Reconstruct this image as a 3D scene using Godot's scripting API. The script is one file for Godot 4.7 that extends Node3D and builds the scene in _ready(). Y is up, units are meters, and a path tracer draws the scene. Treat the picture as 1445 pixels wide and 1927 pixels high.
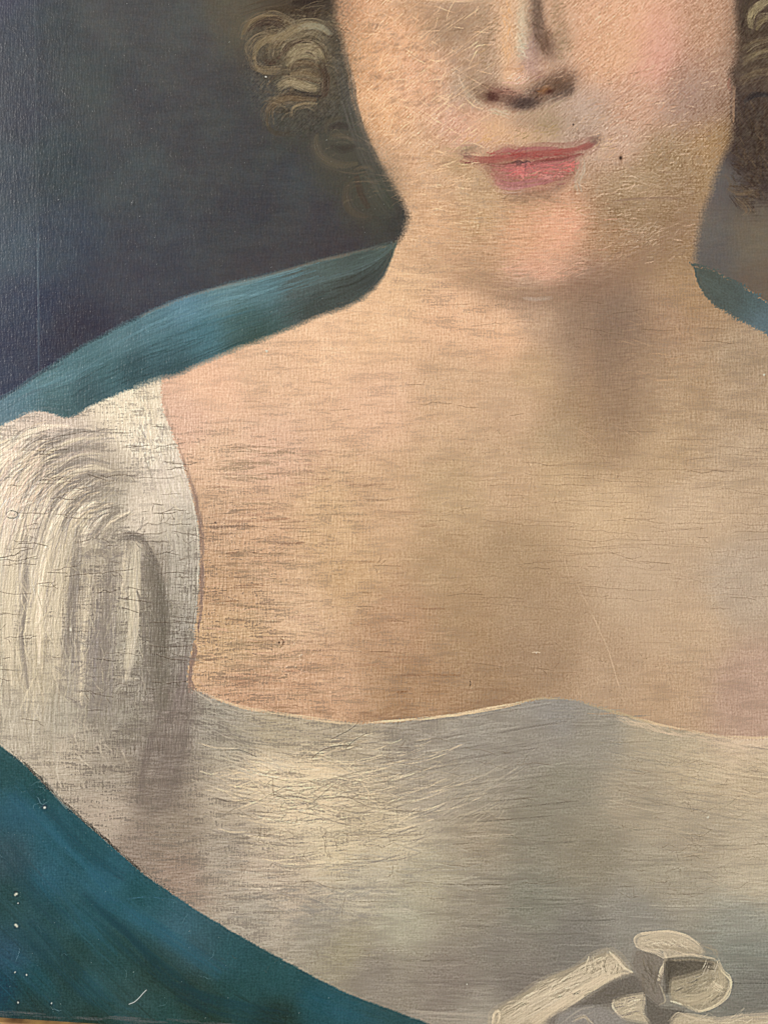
extends Node3D
# A close look at an old oil portrait: canvas, paint layers and the bottom rail of its frame.
# All positions of the picture are given in "paint units": one unit is 0.2 mm on the canvas.

const PX := 0.0002
const CX := 722.5
const CY := 963.5
const ROLL := 0.0593                 # the camera was held a little askew
const DIST := 0.334

# the finely painted middle of the canvas
const MX := -92
const MY := -76
const MW := 1756
const MH := 2044
# the whole canvas, coarser
const OX := -260
const OY := -1000
const OSC := 0.25
const OW := 640
const OH := 750
const GS := 12.0                     # grid of the colour fields
const GX0 := -270.0
const GY0 := -1010.0
const GW := 218
const GH := 252
const TN := 1024                     # side of the texture tables
const CO := 300                      # offset of the outline tables

var rng := RandomNumberGenerator.new()
var buf := PackedByteArray()
var hgt := PackedByteArray()
var bw := 0
var bh := 0
var box := 0.0
var boy := 0.0
var bs := 1.0

var t_h := PackedByteArray()
var t_v := PackedByteArray()
var t_b := PackedByteArray()
var t_f := PackedByteArray()
var t_m := PackedByteArray()
var t_c := PackedByteArray()
var t_n := PackedByteArray()

var c_st := PackedFloat32Array()     # top edge of the shawl on the near shoulder, y over x
var c_sb := PackedFloat32Array()     # its lower edge
var c_rt := PackedFloat32Array()     # far shoulder, top and lower edge
var c_rb := PackedFloat32Array()
var c_nk := PackedFloat32Array()     # neckline
var c_lw := PackedFloat32Array()     # the shawl across the waist
var c_fl := PackedFloat32Array()     # outline of the face, x over y
var c_fr := PackedFloat32Array()
var c_sl := PackedFloat32Array()     # right edge of the sleeve, x over y
var c_s2 := PackedFloat32Array()     # far sleeve

var f_skin := []
var f_dress := []
var f_shawl := []
var f_back := []
var f_wear := []
var rows_out := []

# ------------------------------------------------------------------ colour notes, x y r g b
const SKIN := [
	[640, 30, 227, 174, 136], [690, 110, 235, 182, 140], [750, 60, 233, 182, 144], [800, 150, 232, 182, 148], [850, 45, 181, 152, 127], [780, 20, 203, 164, 131], [930, 30, 215, 175, 142],
	[700, 230, 232, 182, 140], [760, 300, 221, 179, 144], [830, 320, 207, 170, 137], [870, 235, 221, 174, 148], [900, 350, 203, 170, 135], [880, 160, 185, 158, 135],
	[1150, 100, 223, 175, 142], [1200, 50, 229, 179, 145], [1230, 120, 222, 168, 147], [1340, 50, 198, 157, 130], [1375, 120, 184, 149, 126], [1290, 150, 180, 141, 119], [1330, 190, 164, 133, 113], [1200, 190, 208, 167, 142],
	[1100, 230, 189, 162, 143], [1165, 265, 203, 168, 145], [1250, 300, 166, 139, 109], [1350, 270, 176, 143, 107], [1330, 340, 168, 139, 107], [1280, 350, 160, 133, 105], [1200, 350, 172, 145, 115],
	[1050, 430, 233, 175, 144], [980, 440, 215, 169, 134], [900, 420, 201, 166, 129], [820, 420, 219, 177, 140], [1150, 450, 169, 136, 106], [1240, 430, 156, 129, 101], [1285, 470, 164, 135, 105], [1180, 400, 159, 132, 104],
	[1020, 505, 224, 172, 145], [1110, 530, 162, 131, 112], [1000, 545, 186, 157, 134], [780, 470, 221, 181, 144], [900, 500, 190, 155, 124], [760, 530, 230, 190, 151],
	[850, 580, 233, 189, 153], [950, 630, 231, 187, 151], [1020, 610, 202, 168, 139], [1090, 610, 160, 133, 112], [1150, 610, 142, 124, 110], [1140, 680, 160, 137, 114], [1100, 760, 176, 147, 116], [1190, 690, 182, 153, 124],
	[1250, 600, 184, 151, 122], [1290, 550, 178, 146, 113], [1400, 680, 180, 155, 128], [1300, 740, 186, 157, 126], [1160, 780, 168, 141, 114], [1060, 830, 182, 155, 124],
	[400, 720, 230, 187, 156], [340, 790, 220, 181, 156], [500, 690, 224, 185, 152], [600, 640, 235, 194, 158], [700, 610, 233, 192, 154], [500, 850, 221, 182, 154], [420, 860, 222, 186, 155],
	[700, 760, 227, 186, 154], [850, 740, 213, 177, 143], [960, 770, 205, 171, 139], [1010, 700, 200, 167, 132], [400, 980, 204, 169, 138], [410, 1100, 196, 161, 128], [430, 1200, 208, 175, 138],
	[500, 1000, 212, 174, 141], [620, 980, 213, 178, 140], [720, 960, 208, 172, 137], [850, 940, 197, 167, 132], [960, 900, 201, 169, 136], [850, 1060, 183, 153, 120], [960, 1050, 177, 149, 118],
	[560, 1150, 219, 184, 150], [650, 1080, 205, 170, 132], [740, 1180, 188, 152, 121], [880, 1180, 173, 143, 112], [1000, 1150, 175, 147, 118], [1000, 1240, 169, 141, 114], [590, 1290, 207, 168, 136], [470, 1300, 206, 167, 136],
	[780, 1300, 175, 141, 110], [940, 1300, 167, 137, 108], [1140, 950, 211, 181, 146], [1050, 890, 199, 169, 134], [1300, 950, 209, 181, 150], [1200, 1090, 201, 174, 145], [1290, 1190, 203, 174, 143],
	[1400, 1100, 193, 172, 149], [1410, 1300, 193, 162, 141], [1150, 1270, 189, 160, 131], [1250, 1300, 195, 164, 133], [1400, 860, 199, 173, 144], [1250, 850, 194, 165, 132], [1120, 830, 178, 149, 118], [1380, 760, 188, 161, 132],
	[1000, -120, 225, 179, 146], [1000, -260, 223, 179, 146], [1250, -200, 204, 165, 136], [760, -160, 233, 186, 148]]
const DRESS := [
	[30, 850, 229, 210, 189], [10, 960, 227, 208, 189], [90, 800, 205, 186, 169], [230, 755, 234, 217, 190], [280, 730, 232, 215, 188], [280, 830, 237, 221, 197], [330, 900, 225, 209, 191], [350, 990, 192, 181, 164],
	[130, 860, 193, 176, 159], [190, 900, 176, 162, 143], [60, 950, 231, 213, 190], [200, 950, 172, 161, 143], [270, 960, 221, 205, 184], [130, 980, 200, 186, 162],
	[40, 1080, 213, 199, 176], [80, 1150, 215, 199, 172], [130, 1080, 186, 172, 148], [170, 1100, 174, 160, 142], [225, 1080, 176, 164, 146], [255, 1140, 188, 176, 154], [290, 1150, 140, 131, 116], [285, 1080, 152, 140, 126], [330, 1090, 182, 172, 156], [350, 1190, 166, 157, 144],
	[20, 1230, 196, 182, 158], [80, 1280, 194, 180, 156], [180, 1220, 154, 143, 132], [240, 1230, 172, 162, 144], [290, 1260, 140, 131, 120], [190, 1330, 152, 142, 128], [250, 1350, 156, 147, 132], [50, 1350, 192, 180, 160], [120, 1350, 178, 168, 150],
	[330, 1320, 150, 137, 127], [300, 1410, 140, 128, 117], [290, 1500, 140, 127, 115], [200, 1450, 166, 154, 138], [120, 1430, 188, 174, 154], [200, 1530, 184, 168, 150], [260, 1600, 150, 134, 120], [330, 1560, 152, 138, 122], [330, 1650, 162, 142, 126],
	[400, 1350, 164, 155, 140], [450, 1400, 172, 161, 142], [520, 1380, 184, 169, 144], [500, 1450, 226, 205, 175], [600, 1480, 232, 211, 177], [560, 1530, 228, 207, 175], [640, 1400, 178, 163, 140], [700, 1450, 186, 171, 148], [430, 1520, 186, 171, 150], [420, 1600, 172, 159, 142],
	[800, 1500, 180, 167, 148], [780, 1400, 164, 153, 138], [900, 1400, 160, 151, 138], [1000, 1400, 156, 147, 134], [1050, 1345, 154, 147, 138], [1120, 1380, 160, 151, 136], [900, 1480, 166, 155, 138], [1230, 1390, 184, 169, 144], [1400, 1400, 222, 197, 169],
	[1300, 1450, 201, 182, 153], [1420, 1450, 203, 183, 153], [1200, 1500, 174, 160, 138], [1050, 1480, 151, 143, 126], [1000, 1560, 147, 139, 122], [900, 1570, 165, 151, 130], [1100, 1600, 151, 141, 122], [620, 1600, 217, 199, 166], [500, 1640, 198, 180, 159], [550, 1690, 196, 180, 159],
	[750, 1580, 207, 191, 162], [800, 1650, 182, 171, 147], [680, 1680, 195, 183, 160], [1000, 1700, 141, 137, 122], [1300, 1580, 180, 165, 142], [1250, 1650, 174, 163, 142], [1420, 1600, 197, 181, 155], [1420, 1660, 199, 185, 159], [480, 1720, 178, 167, 150], [600, 1750, 163, 154, 138],
	[750, 1730, 176, 169, 147], [900, 1700, 155, 145, 128], [650, 1790, 164, 154, 130], [700, 1830, 148, 138, 125], [850, 1850, 142, 131, 119], [950, 1780, 142, 134, 122], [1080, 1770, 136, 130, 120], [1400, 1730, 161, 158, 144], [1200, 1730, 152, 146, 134], [1420, 1850, 131, 128, 118], [1400, 1790, 143, 143, 131], [900, 1905, 164, 155, 140], [980, 1850, 134, 125, 115],
	[560, 1610, 202, 184, 159], [700, 1540, 203, 185, 155]]
const SHAWL := [
	[10, 770, 97, 122, 132], [50, 745, 89, 118, 126], [100, 720, 91, 120, 124], [130, 700, 85, 114, 120], [110, 770, 73, 96, 98], [160, 735, 65, 86, 90], [220, 640, 93, 120, 126], [250, 690, 61, 82, 86], [200, 690, 77, 106, 110],
	[280, 610, 89, 118, 126], [300, 650, 79, 108, 114], [320, 690, 63, 84, 88], [350, 580, 99, 132, 146], [380, 620, 77, 110, 118], [420, 560, 101, 129, 134], [450, 600, 77, 101, 100], [480, 640, 65, 81, 76], [500, 540, 89, 115, 120],
	[560, 540, 87, 97, 95], [600, 580, 71, 75, 71], [620, 510, 89, 101, 97], [650, 540, 77, 81, 77], [690, 490, 81, 91, 87], [700, 525, 73, 77, 75], [735, 465, 85, 93, 85],
	[1330, 530, 88, 93, 86], [1370, 560, 88, 95, 90], [1435, 600, 100, 115, 120], [1420, 570, 90, 103, 102],
	[10, 1450, 53, 82, 84], [40, 1520, 56, 90, 104], [100, 1580, 54, 90, 100], [60, 1490, 48, 78, 78], [150, 1590, 51, 84, 90], [20, 1620, 63, 82, 88], [90, 1650, 56, 92, 104], [200, 1660, 56, 94, 106], [260, 1690, 49, 82, 86], [20, 1690, 50, 74, 74], [110, 1720, 53, 80, 82],
	[20, 1800, 57, 82, 96], [5, 1860, 36, 68, 80], [70, 1770, 53, 80, 84], [60, 1850, 46, 74, 76], [150, 1790, 50, 72, 70], [170, 1740, 53, 86, 92], [220, 1790, 50, 76, 76], [180, 1850, 57, 86, 88], [130, 1830, 48, 68, 66], [260, 1730, 62, 98, 108], [240, 1770, 50, 72, 68],
	[330, 1750, 68, 100, 110], [370, 1790, 64, 90, 96], [290, 1820, 50, 66, 60], [350, 1870, 52, 64, 56], [250, 1880, 59, 82, 80], [320, 1900, 52, 78, 76], [430, 1810, 55, 86, 90], [450, 1870, 50, 78, 78], [400, 1900, 50, 68, 62], [520, 1850, 53, 84, 86], [520, 1910, 48, 62, 56],
	[600, 1890, 51, 84, 90], [640, 1910, 53, 86, 92], [720, 1920, 55, 82, 84], [180, 1910, 48, 66, 62], [60, 1895, 50, 68, 66]]
const BACK := [
	[0, 0, 68, 70, 82], [40, 60, 64, 68, 76], [110, 70, 68, 72, 74], [200, 40, 79, 79, 79], [180, 150, 73, 77, 77], [330, 40, 81, 81, 80], [440, 10, 93, 88, 77], [30, 200, 63, 66, 74], [20, 330, 63, 70, 78], [100, 320, 61, 68, 72], [250, 200, 74, 74, 76], [350, 130, 78, 77, 77],
	[30, 470, 67, 77, 87], [120, 450, 63, 69, 79], [250, 350, 73, 77, 79], [380, 300, 74, 74, 75], [450, 200, 74, 74, 74], [300, 450, 70, 72, 77], [450, 420, 69, 69, 72], [600, 420, 72, 70, 72], [650, 470, 73, 69, 70], [500, 500, 73, 71, 73], [250, 520, 68, 68, 75],
	[60, 580, 57, 62, 77], [20, 700, 57, 62, 79], [140, 620, 58, 57, 67], [50, 690, 57, 59, 73], [580, 250, 72, 71, 67], [640, 300, 70, 68, 63], [700, 360, 74, 72, 63], [560, 330, 72, 73, 75], [540, 60, 75, 68, 61], [620, 150, 79, 76, 71], [670, 260, 78, 77, 70], [740, 420, 70, 68, 65],
	[1330, 450, 107, 101, 96], [1420, 440, 117, 106, 92], [1430, 530, 113, 100, 88], [1340, 490, 105, 100, 95], [1365, 340, 105, 99, 96], [1400, 250, 83, 71, 66], [1420, 100, 97, 83, 72], [1400, 30, 89, 75, 68], [1430, 320, 83, 71, 68], [1600, 300, 105, 95, 86], [1700, 600, 93, 85, 78], [400, -400, 77, 76, 73], [1600, -400, 91, 83, 76], [1000, -800, 77, 73, 72]]
# where the paint is rubbed down to the canvas: x y amount
const WEAR := [
	[420, 1000, 90, 0, 0], [430, 1150, 100, 0, 0], [450, 1250, 90, 0, 0], [600, 1000, 55, 0, 0], [620, 1150, 50, 0, 0], [500, 880, 60, 0, 0], [380, 860, 60, 0, 0], [400, 730, 25, 0, 0], [560, 750, 40, 0, 0], [700, 650, 30, 0, 0], [750, 750, 40, 0, 0], [850, 900, 30, 0, 0], [800, 1050, 22, 0, 0],
	[760, 1290, 55, 0, 0], [950, 1100, 10, 0, 0], [1100, 1100, 8, 0, 0], [1300, 1100, 15, 0, 0], [1380, 700, 45, 0, 0], [1250, 750, 35, 0, 0], [1000, 750, 20, 0, 0], [720, 60, 34, 0, 0], [850, 130, 46, 0, 0], [740, 230, 26, 0, 0], [760, 400, 40, 0, 0], [900, 450, 55, 0, 0], [860, 520, 50, 0, 0], [1250, 350, 45, 0, 0], [1200, 100, 20, 0, 0],
	[1200, 470, 50, 0, 0], [1320, 1300, 35, 0, 0], [150, 900, 60, 0, 0], [240, 830, 60, 0, 0], [330, 950, 25, 0, 0], [60, 1050, 25, 0, 0], [180, 1150, 100, 0, 0], [280, 1250, 110, 0, 0], [100, 1300, 40, 0, 0], [230, 1450, 90, 0, 0], [300, 1550, 80, 0, 0], [450, 1650, 70, 0, 0], [500, 1450, 60, 0, 0], [700, 1450, 65, 0, 0],
	[900, 1450, 35, 0, 0], [1100, 1450, 15, 0, 0], [1300, 1600, 30, 0, 0], [620, 1700, 45, 0, 0], [900, 1650, 35, 0, 0], [800, 1800, 25, 0, 0], [1100, 1750, 20, 0, 0]]


func _ready() -> void:
	# ---- camera
	var cam := Camera3D.new()
	cam.name = "camera"
	cam.fov = rad_to_deg(2.0 * atan(1927.0 * 0.5 * PX / DIST))
	cam.near = 0.01
	cam.far = 20.0
	add_child(cam)
	cam.transform = Transform3D(Basis(Vector3(0, 0, 1), ROLL), Vector3(0, 0, DIST))
	cam.current = true
	# ---- room light: a window to the left behind the camera, and the pale walls of the room all round
	var we := WorldEnvironment.new()
	we.name = "environment"
	var env := Environment.new()
	env.background_mode = Environment.BG_COLOR
	env.background_color = Color(0.70, 0.69, 0.68)
	env.background_energy_multiplier = 1.0
	env.tonemap_mode = Environment.TONE_MAPPER_LINEAR
	env.tonemap_exposure = 1.0
	env.sdfgi_enabled = true
	env.ssao_enabled = true
	env.ssil_enabled = true
	we.environment = env
	add_child(we)
	var win := AreaLight3D.new()
	win.name = "window_light"
	win.area_size = Vector2(0.9, 1.2)
	win.light_color = Color(1.0, 0.985, 0.96)
	win.light_energy = 4.0
	win.shadow_enabled = true
	win.area_range = 12.0
	add_child(win)
	win.look_at_from_position(Vector3(-1.5, 0.5, 1.15), Vector3(-0.02, 0.0, 0.0))

	build_tables()
	build_outlines()
	build_fields()
	# the coarse canvas first, then the fine middle
	var outer := paint(OX, OY, OSC, OW, OH)
	var inner := paint(MX, MY, 1.0, MW, MH)
	build_painting(inner, outer)
	build_frame()
	build_fibre()


# ------------------------------------------------------------------ tables
func noise_table(kind: int, freq: float, octaves: int, w: int, h: int, sd: int) -> PackedByteArray:
	var n := FastNoiseLite.new()
	n.noise_type = kind
	n.seed = sd
	n.frequency = freq
	n.fractal_type = FastNoiseLite.FRACTAL_FBM if octaves > 1 else FastNoiseLite.FRACTAL_NONE
	n.fractal_octaves = octaves
	if kind == FastNoiseLite.TYPE_CELLULAR:
		n.cellular_return_type = FastNoiseLite.RETURN_DISTANCE2_SUB
		n.cellular_jitter = 1.0
		n.domain_warp_enabled = true
		n.domain_warp_amplitude = 14.0
		n.domain_warp_frequency = 0.03
	var im := n.get_seamless_image(w, h, false, false, 0.15, true)
	im.convert(Image.FORMAT_L8)
	if w != TN or h != TN:
		im.resize(TN, TN, Image.INTERPOLATE_CUBIC)
	# even out the histogram, so that every tone is as common as any other
	var d := im.get_data()
	var count := PackedInt32Array()
	count.resize(256)
	for v in d:
		count[v] += 1
	var lut := PackedByteArray()
	lut.resize(256)
	var sum := 0
	for k in 256:
		lut[k] = int((sum + count[k] * 0.5) * 255.0 / d.size())
		sum += count[k]
	for k in d.size():
		d[k] = lut[d[k]]
	return d


func build_tables() -> void:
	var S := FastNoiseLite.TYPE_SIMPLEX_SMOOTH
	t_h = noise_table(S, 0.22, 3, 128, TN, 11)       # threads that run across
	t_v = noise_table(S, 0.22, 3, TN, 128, 12)       # threads that run down
	t_b = noise_table(S, 0.045, 3, 256, TN, 13)      # flat lying blotches
	t_f = noise_table(S, 0.19, 3, TN, TN, 14)        # grain
	t_m = noise_table(S, 0.012, 4, TN, TN, 15)       # broad unevenness
	t_c = noise_table(FastNoiseLite.TYPE_CELLULAR, 0.03, 1, TN, TN, 16)   # a net of fine lines
	t_n = noise_table(S, 0.05, 3, TN, TN, 17)        # blotches of a finger's width


func curve(points: Array, n: int) -> PackedFloat32Array:
	# a smooth line through [u, v] points, as a table over u
	var out := PackedFloat32Array()
	out.resize(n)
	var k := 0
	var m := points.size()
	for i in n:
		var u := float(i - CO) if n < 3000 else float(i - 1000)
		while k < m - 2 and u > points[k + 1][0]:
			k += 1
		var a: float = points[k][0]
		var b: float = points[k + 1][0]
		var t := clampf((u - a) / (b - a), -4.0, 5.0)
		var va: float = points[k][1]
		var vb: float = points[k + 1][1]
		if t < 0.0 or t > 1.0:
			out[i] = va + (vb - va) * t
			continue
		var ma: float = (vb - va) if k == 0 else (vb - points[k - 1][1]) / (b - points[k - 1][0]) * (b - a)
		var mb: float = (vb - va) if k + 2 >= m else (points[k + 2][1] - va) / (points[k + 2][0] - a) * (b - a)
		var t2 := t * t
		var t3 := t2 * t
		out[i] = (2 * t3 - 3 * t2 + 1) * va + (t3 - 2 * t2 + t) * ma + (-2 * t3 + 3 * t2) * vb + (t3 - t2) * mb
	return out


func build_outlines() -> void:
	var n := 2700
	c_st = curve([[-270, 870], [0, 747], [69, 703], [138, 658], [208, 620], [277, 585], [346, 557], [415, 536], [498, 516], [538, 505], [608, 485], [677, 469], [743, 453], [760, 449]], n)
	c_sb = curve([[-270, 900], [0, 801], [52, 776], [76, 772], [118, 784], [138, 781], [180, 758], [242, 733], [298, 711], [329, 705], [381, 683], [450, 654], [498, 637], [538, 620], [608, 592], [660, 574], [694, 552], [718, 526], [736, 488], [746, 458], [752, 430]], n)
	c_rt = curve([[1290, 498], [1309, 499], [1334, 504], [1368, 521], [1405, 541], [1443, 566], [1600, 660], [1800, 760], [2300, 1100]], n)
	c_rb = curve([[1290, 480], [1305, 508], [1309, 524], [1319, 547], [1353, 582], [1402, 607], [1443, 631], [1600, 740], [1800, 880], [2300, 1200]], n)
	c_nk = curve([[-270, 1200], [340, 1290], [365, 1297], [400, 1312], [457, 1331], [514, 1341], [590, 1352], [666, 1361], [704, 1359], [781, 1353], [857, 1344], [948, 1328], [1006, 1315], [1043, 1313], [1081, 1317], [1126, 1331], [1183, 1348], [1239, 1364], [1315, 1378], [1371, 1387], [1443, 1386], [1560, 1360], [1700, 1290]], n)
	c_lw = curve([[-270, 1180], [0, 1403], [38, 1433], [76, 1471], [114, 1508], [152, 1542], [190, 1575], [228, 1608], [266, 1641], [305, 1669], [362, 1707], [419, 1742], [476, 1776], [548, 1815], [588, 1837], [658, 1871], [727, 1897], [779, 1915], [810, 1927], [900, 1965], [2300, 2500]], n)
	var m := 3100
	c_fl = curve([[-1000, 1500], [-440, 1100], [-425, 1000], [-405, 880], [-340, 740], [-240, 660], [-120, 630], [0, 628], [35, 631], [69, 641], [138, 656], [190, 666], [235, 680], [277, 698], [322, 722], [360, 746], [384, 760], [405, 767], [426, 764], [446, 754], [470, 740], [500, 730]], m)
	c_fr = curve([[-1000, 500], [-440, 900], [-425, 1010], [-405, 1160], [-300, 1320], [-150, 1385], [0, 1383], [52, 1388], [91, 1387], [119, 1381], [135, 1373], [155, 1376], [176, 1379], [220, 1379], [259, 1375], [293, 1362], [324, 1347], [363, 1335], [389, 1324], [415, 1317], [454, 1310], [494, 1307], [540, 1312]], m)
	c_sl = curve([[600, 300], [711, 303], [761, 305], [803, 318], [848, 336], [893, 351], [934, 362], [952, 367], [1004, 375], [1056, 376], [1108, 374], [1160, 370], [1211, 363], [1263, 354], [1308, 354], [1400, 330]], m)
	c_s2 = curve([[600, 1720], [900, 1700], [1100, 1680], [1300, 1720]], m)


func field(points: Array, x0: float, y0: float, x1: float, y1: float) -> Array:
	# soft blend of the colour notes over a coarse grid
	var n := points.size()
	var px := PackedFloat32Array()
	var py := PackedFloat32Array()
	for p in points:
		px.append(p[0])
		py.append(p[1])
	var fr := PackedFloat32Array()
	var fg := PackedFloat32Array()
	var fb := PackedFloat32Array()
	fr.resize(GW * GH)
	fg.resize(GW * GH)
	fb.resize(GW * GH)
	var pr := PackedFloat32Array()
	var pg := PackedFloat32Array()
	var pb := PackedFloat32Array()
	for p in points:
		pr.append(p[2])
		pg.append(p[3])
		pb.append(p[4])
	for j in GH:
		var y := GY0 + j * GS
		if y < y0 or y > y1:
			continue
		for i in GW:
			var x := GX0 + i * GS
			if x < x0 or x > x1:
				continue
			var sw := 0.0
			var sr := 0.0
			var sg := 0.0
			var sb := 0.0
			for k in n:
				var dx := x - px[k]
				var dy := y - py[k]
				var d := dx * dx + dy * dy + 700.0
				var w := 1.0 / (d * d)
				sw += w
				sr += w * pr[k]
				sg += w * pg[k]
				sb += w * pb[k]
			var at := j * GW + i
			fr[at] = sr / sw
			fg[at] = sg / sw
			fb[at] = sb / sw
	return [fr, fg, fb]


func field_job(k: int) -> void:
	match k:
		0: f_skin = field(SKIN, 260, -500, 1800, 1460)
		1: f_dress = field(DRESS, -300, 680, 2400, 2100)
		2: f_shawl = field(SHAWL, -300, 400, 2400, 2100)
		3: f_back = field(BACK, -300, -1100, 2400, 1000)
		4: f_wear = field(WEAR, -300, -300, 2400, 2100)


func build_fields() -> void:
	var id := WorkerThreadPool.add_group_task(field_job, 5)
	WorkerThreadPool.wait_for_group_task_completion(id)


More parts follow.
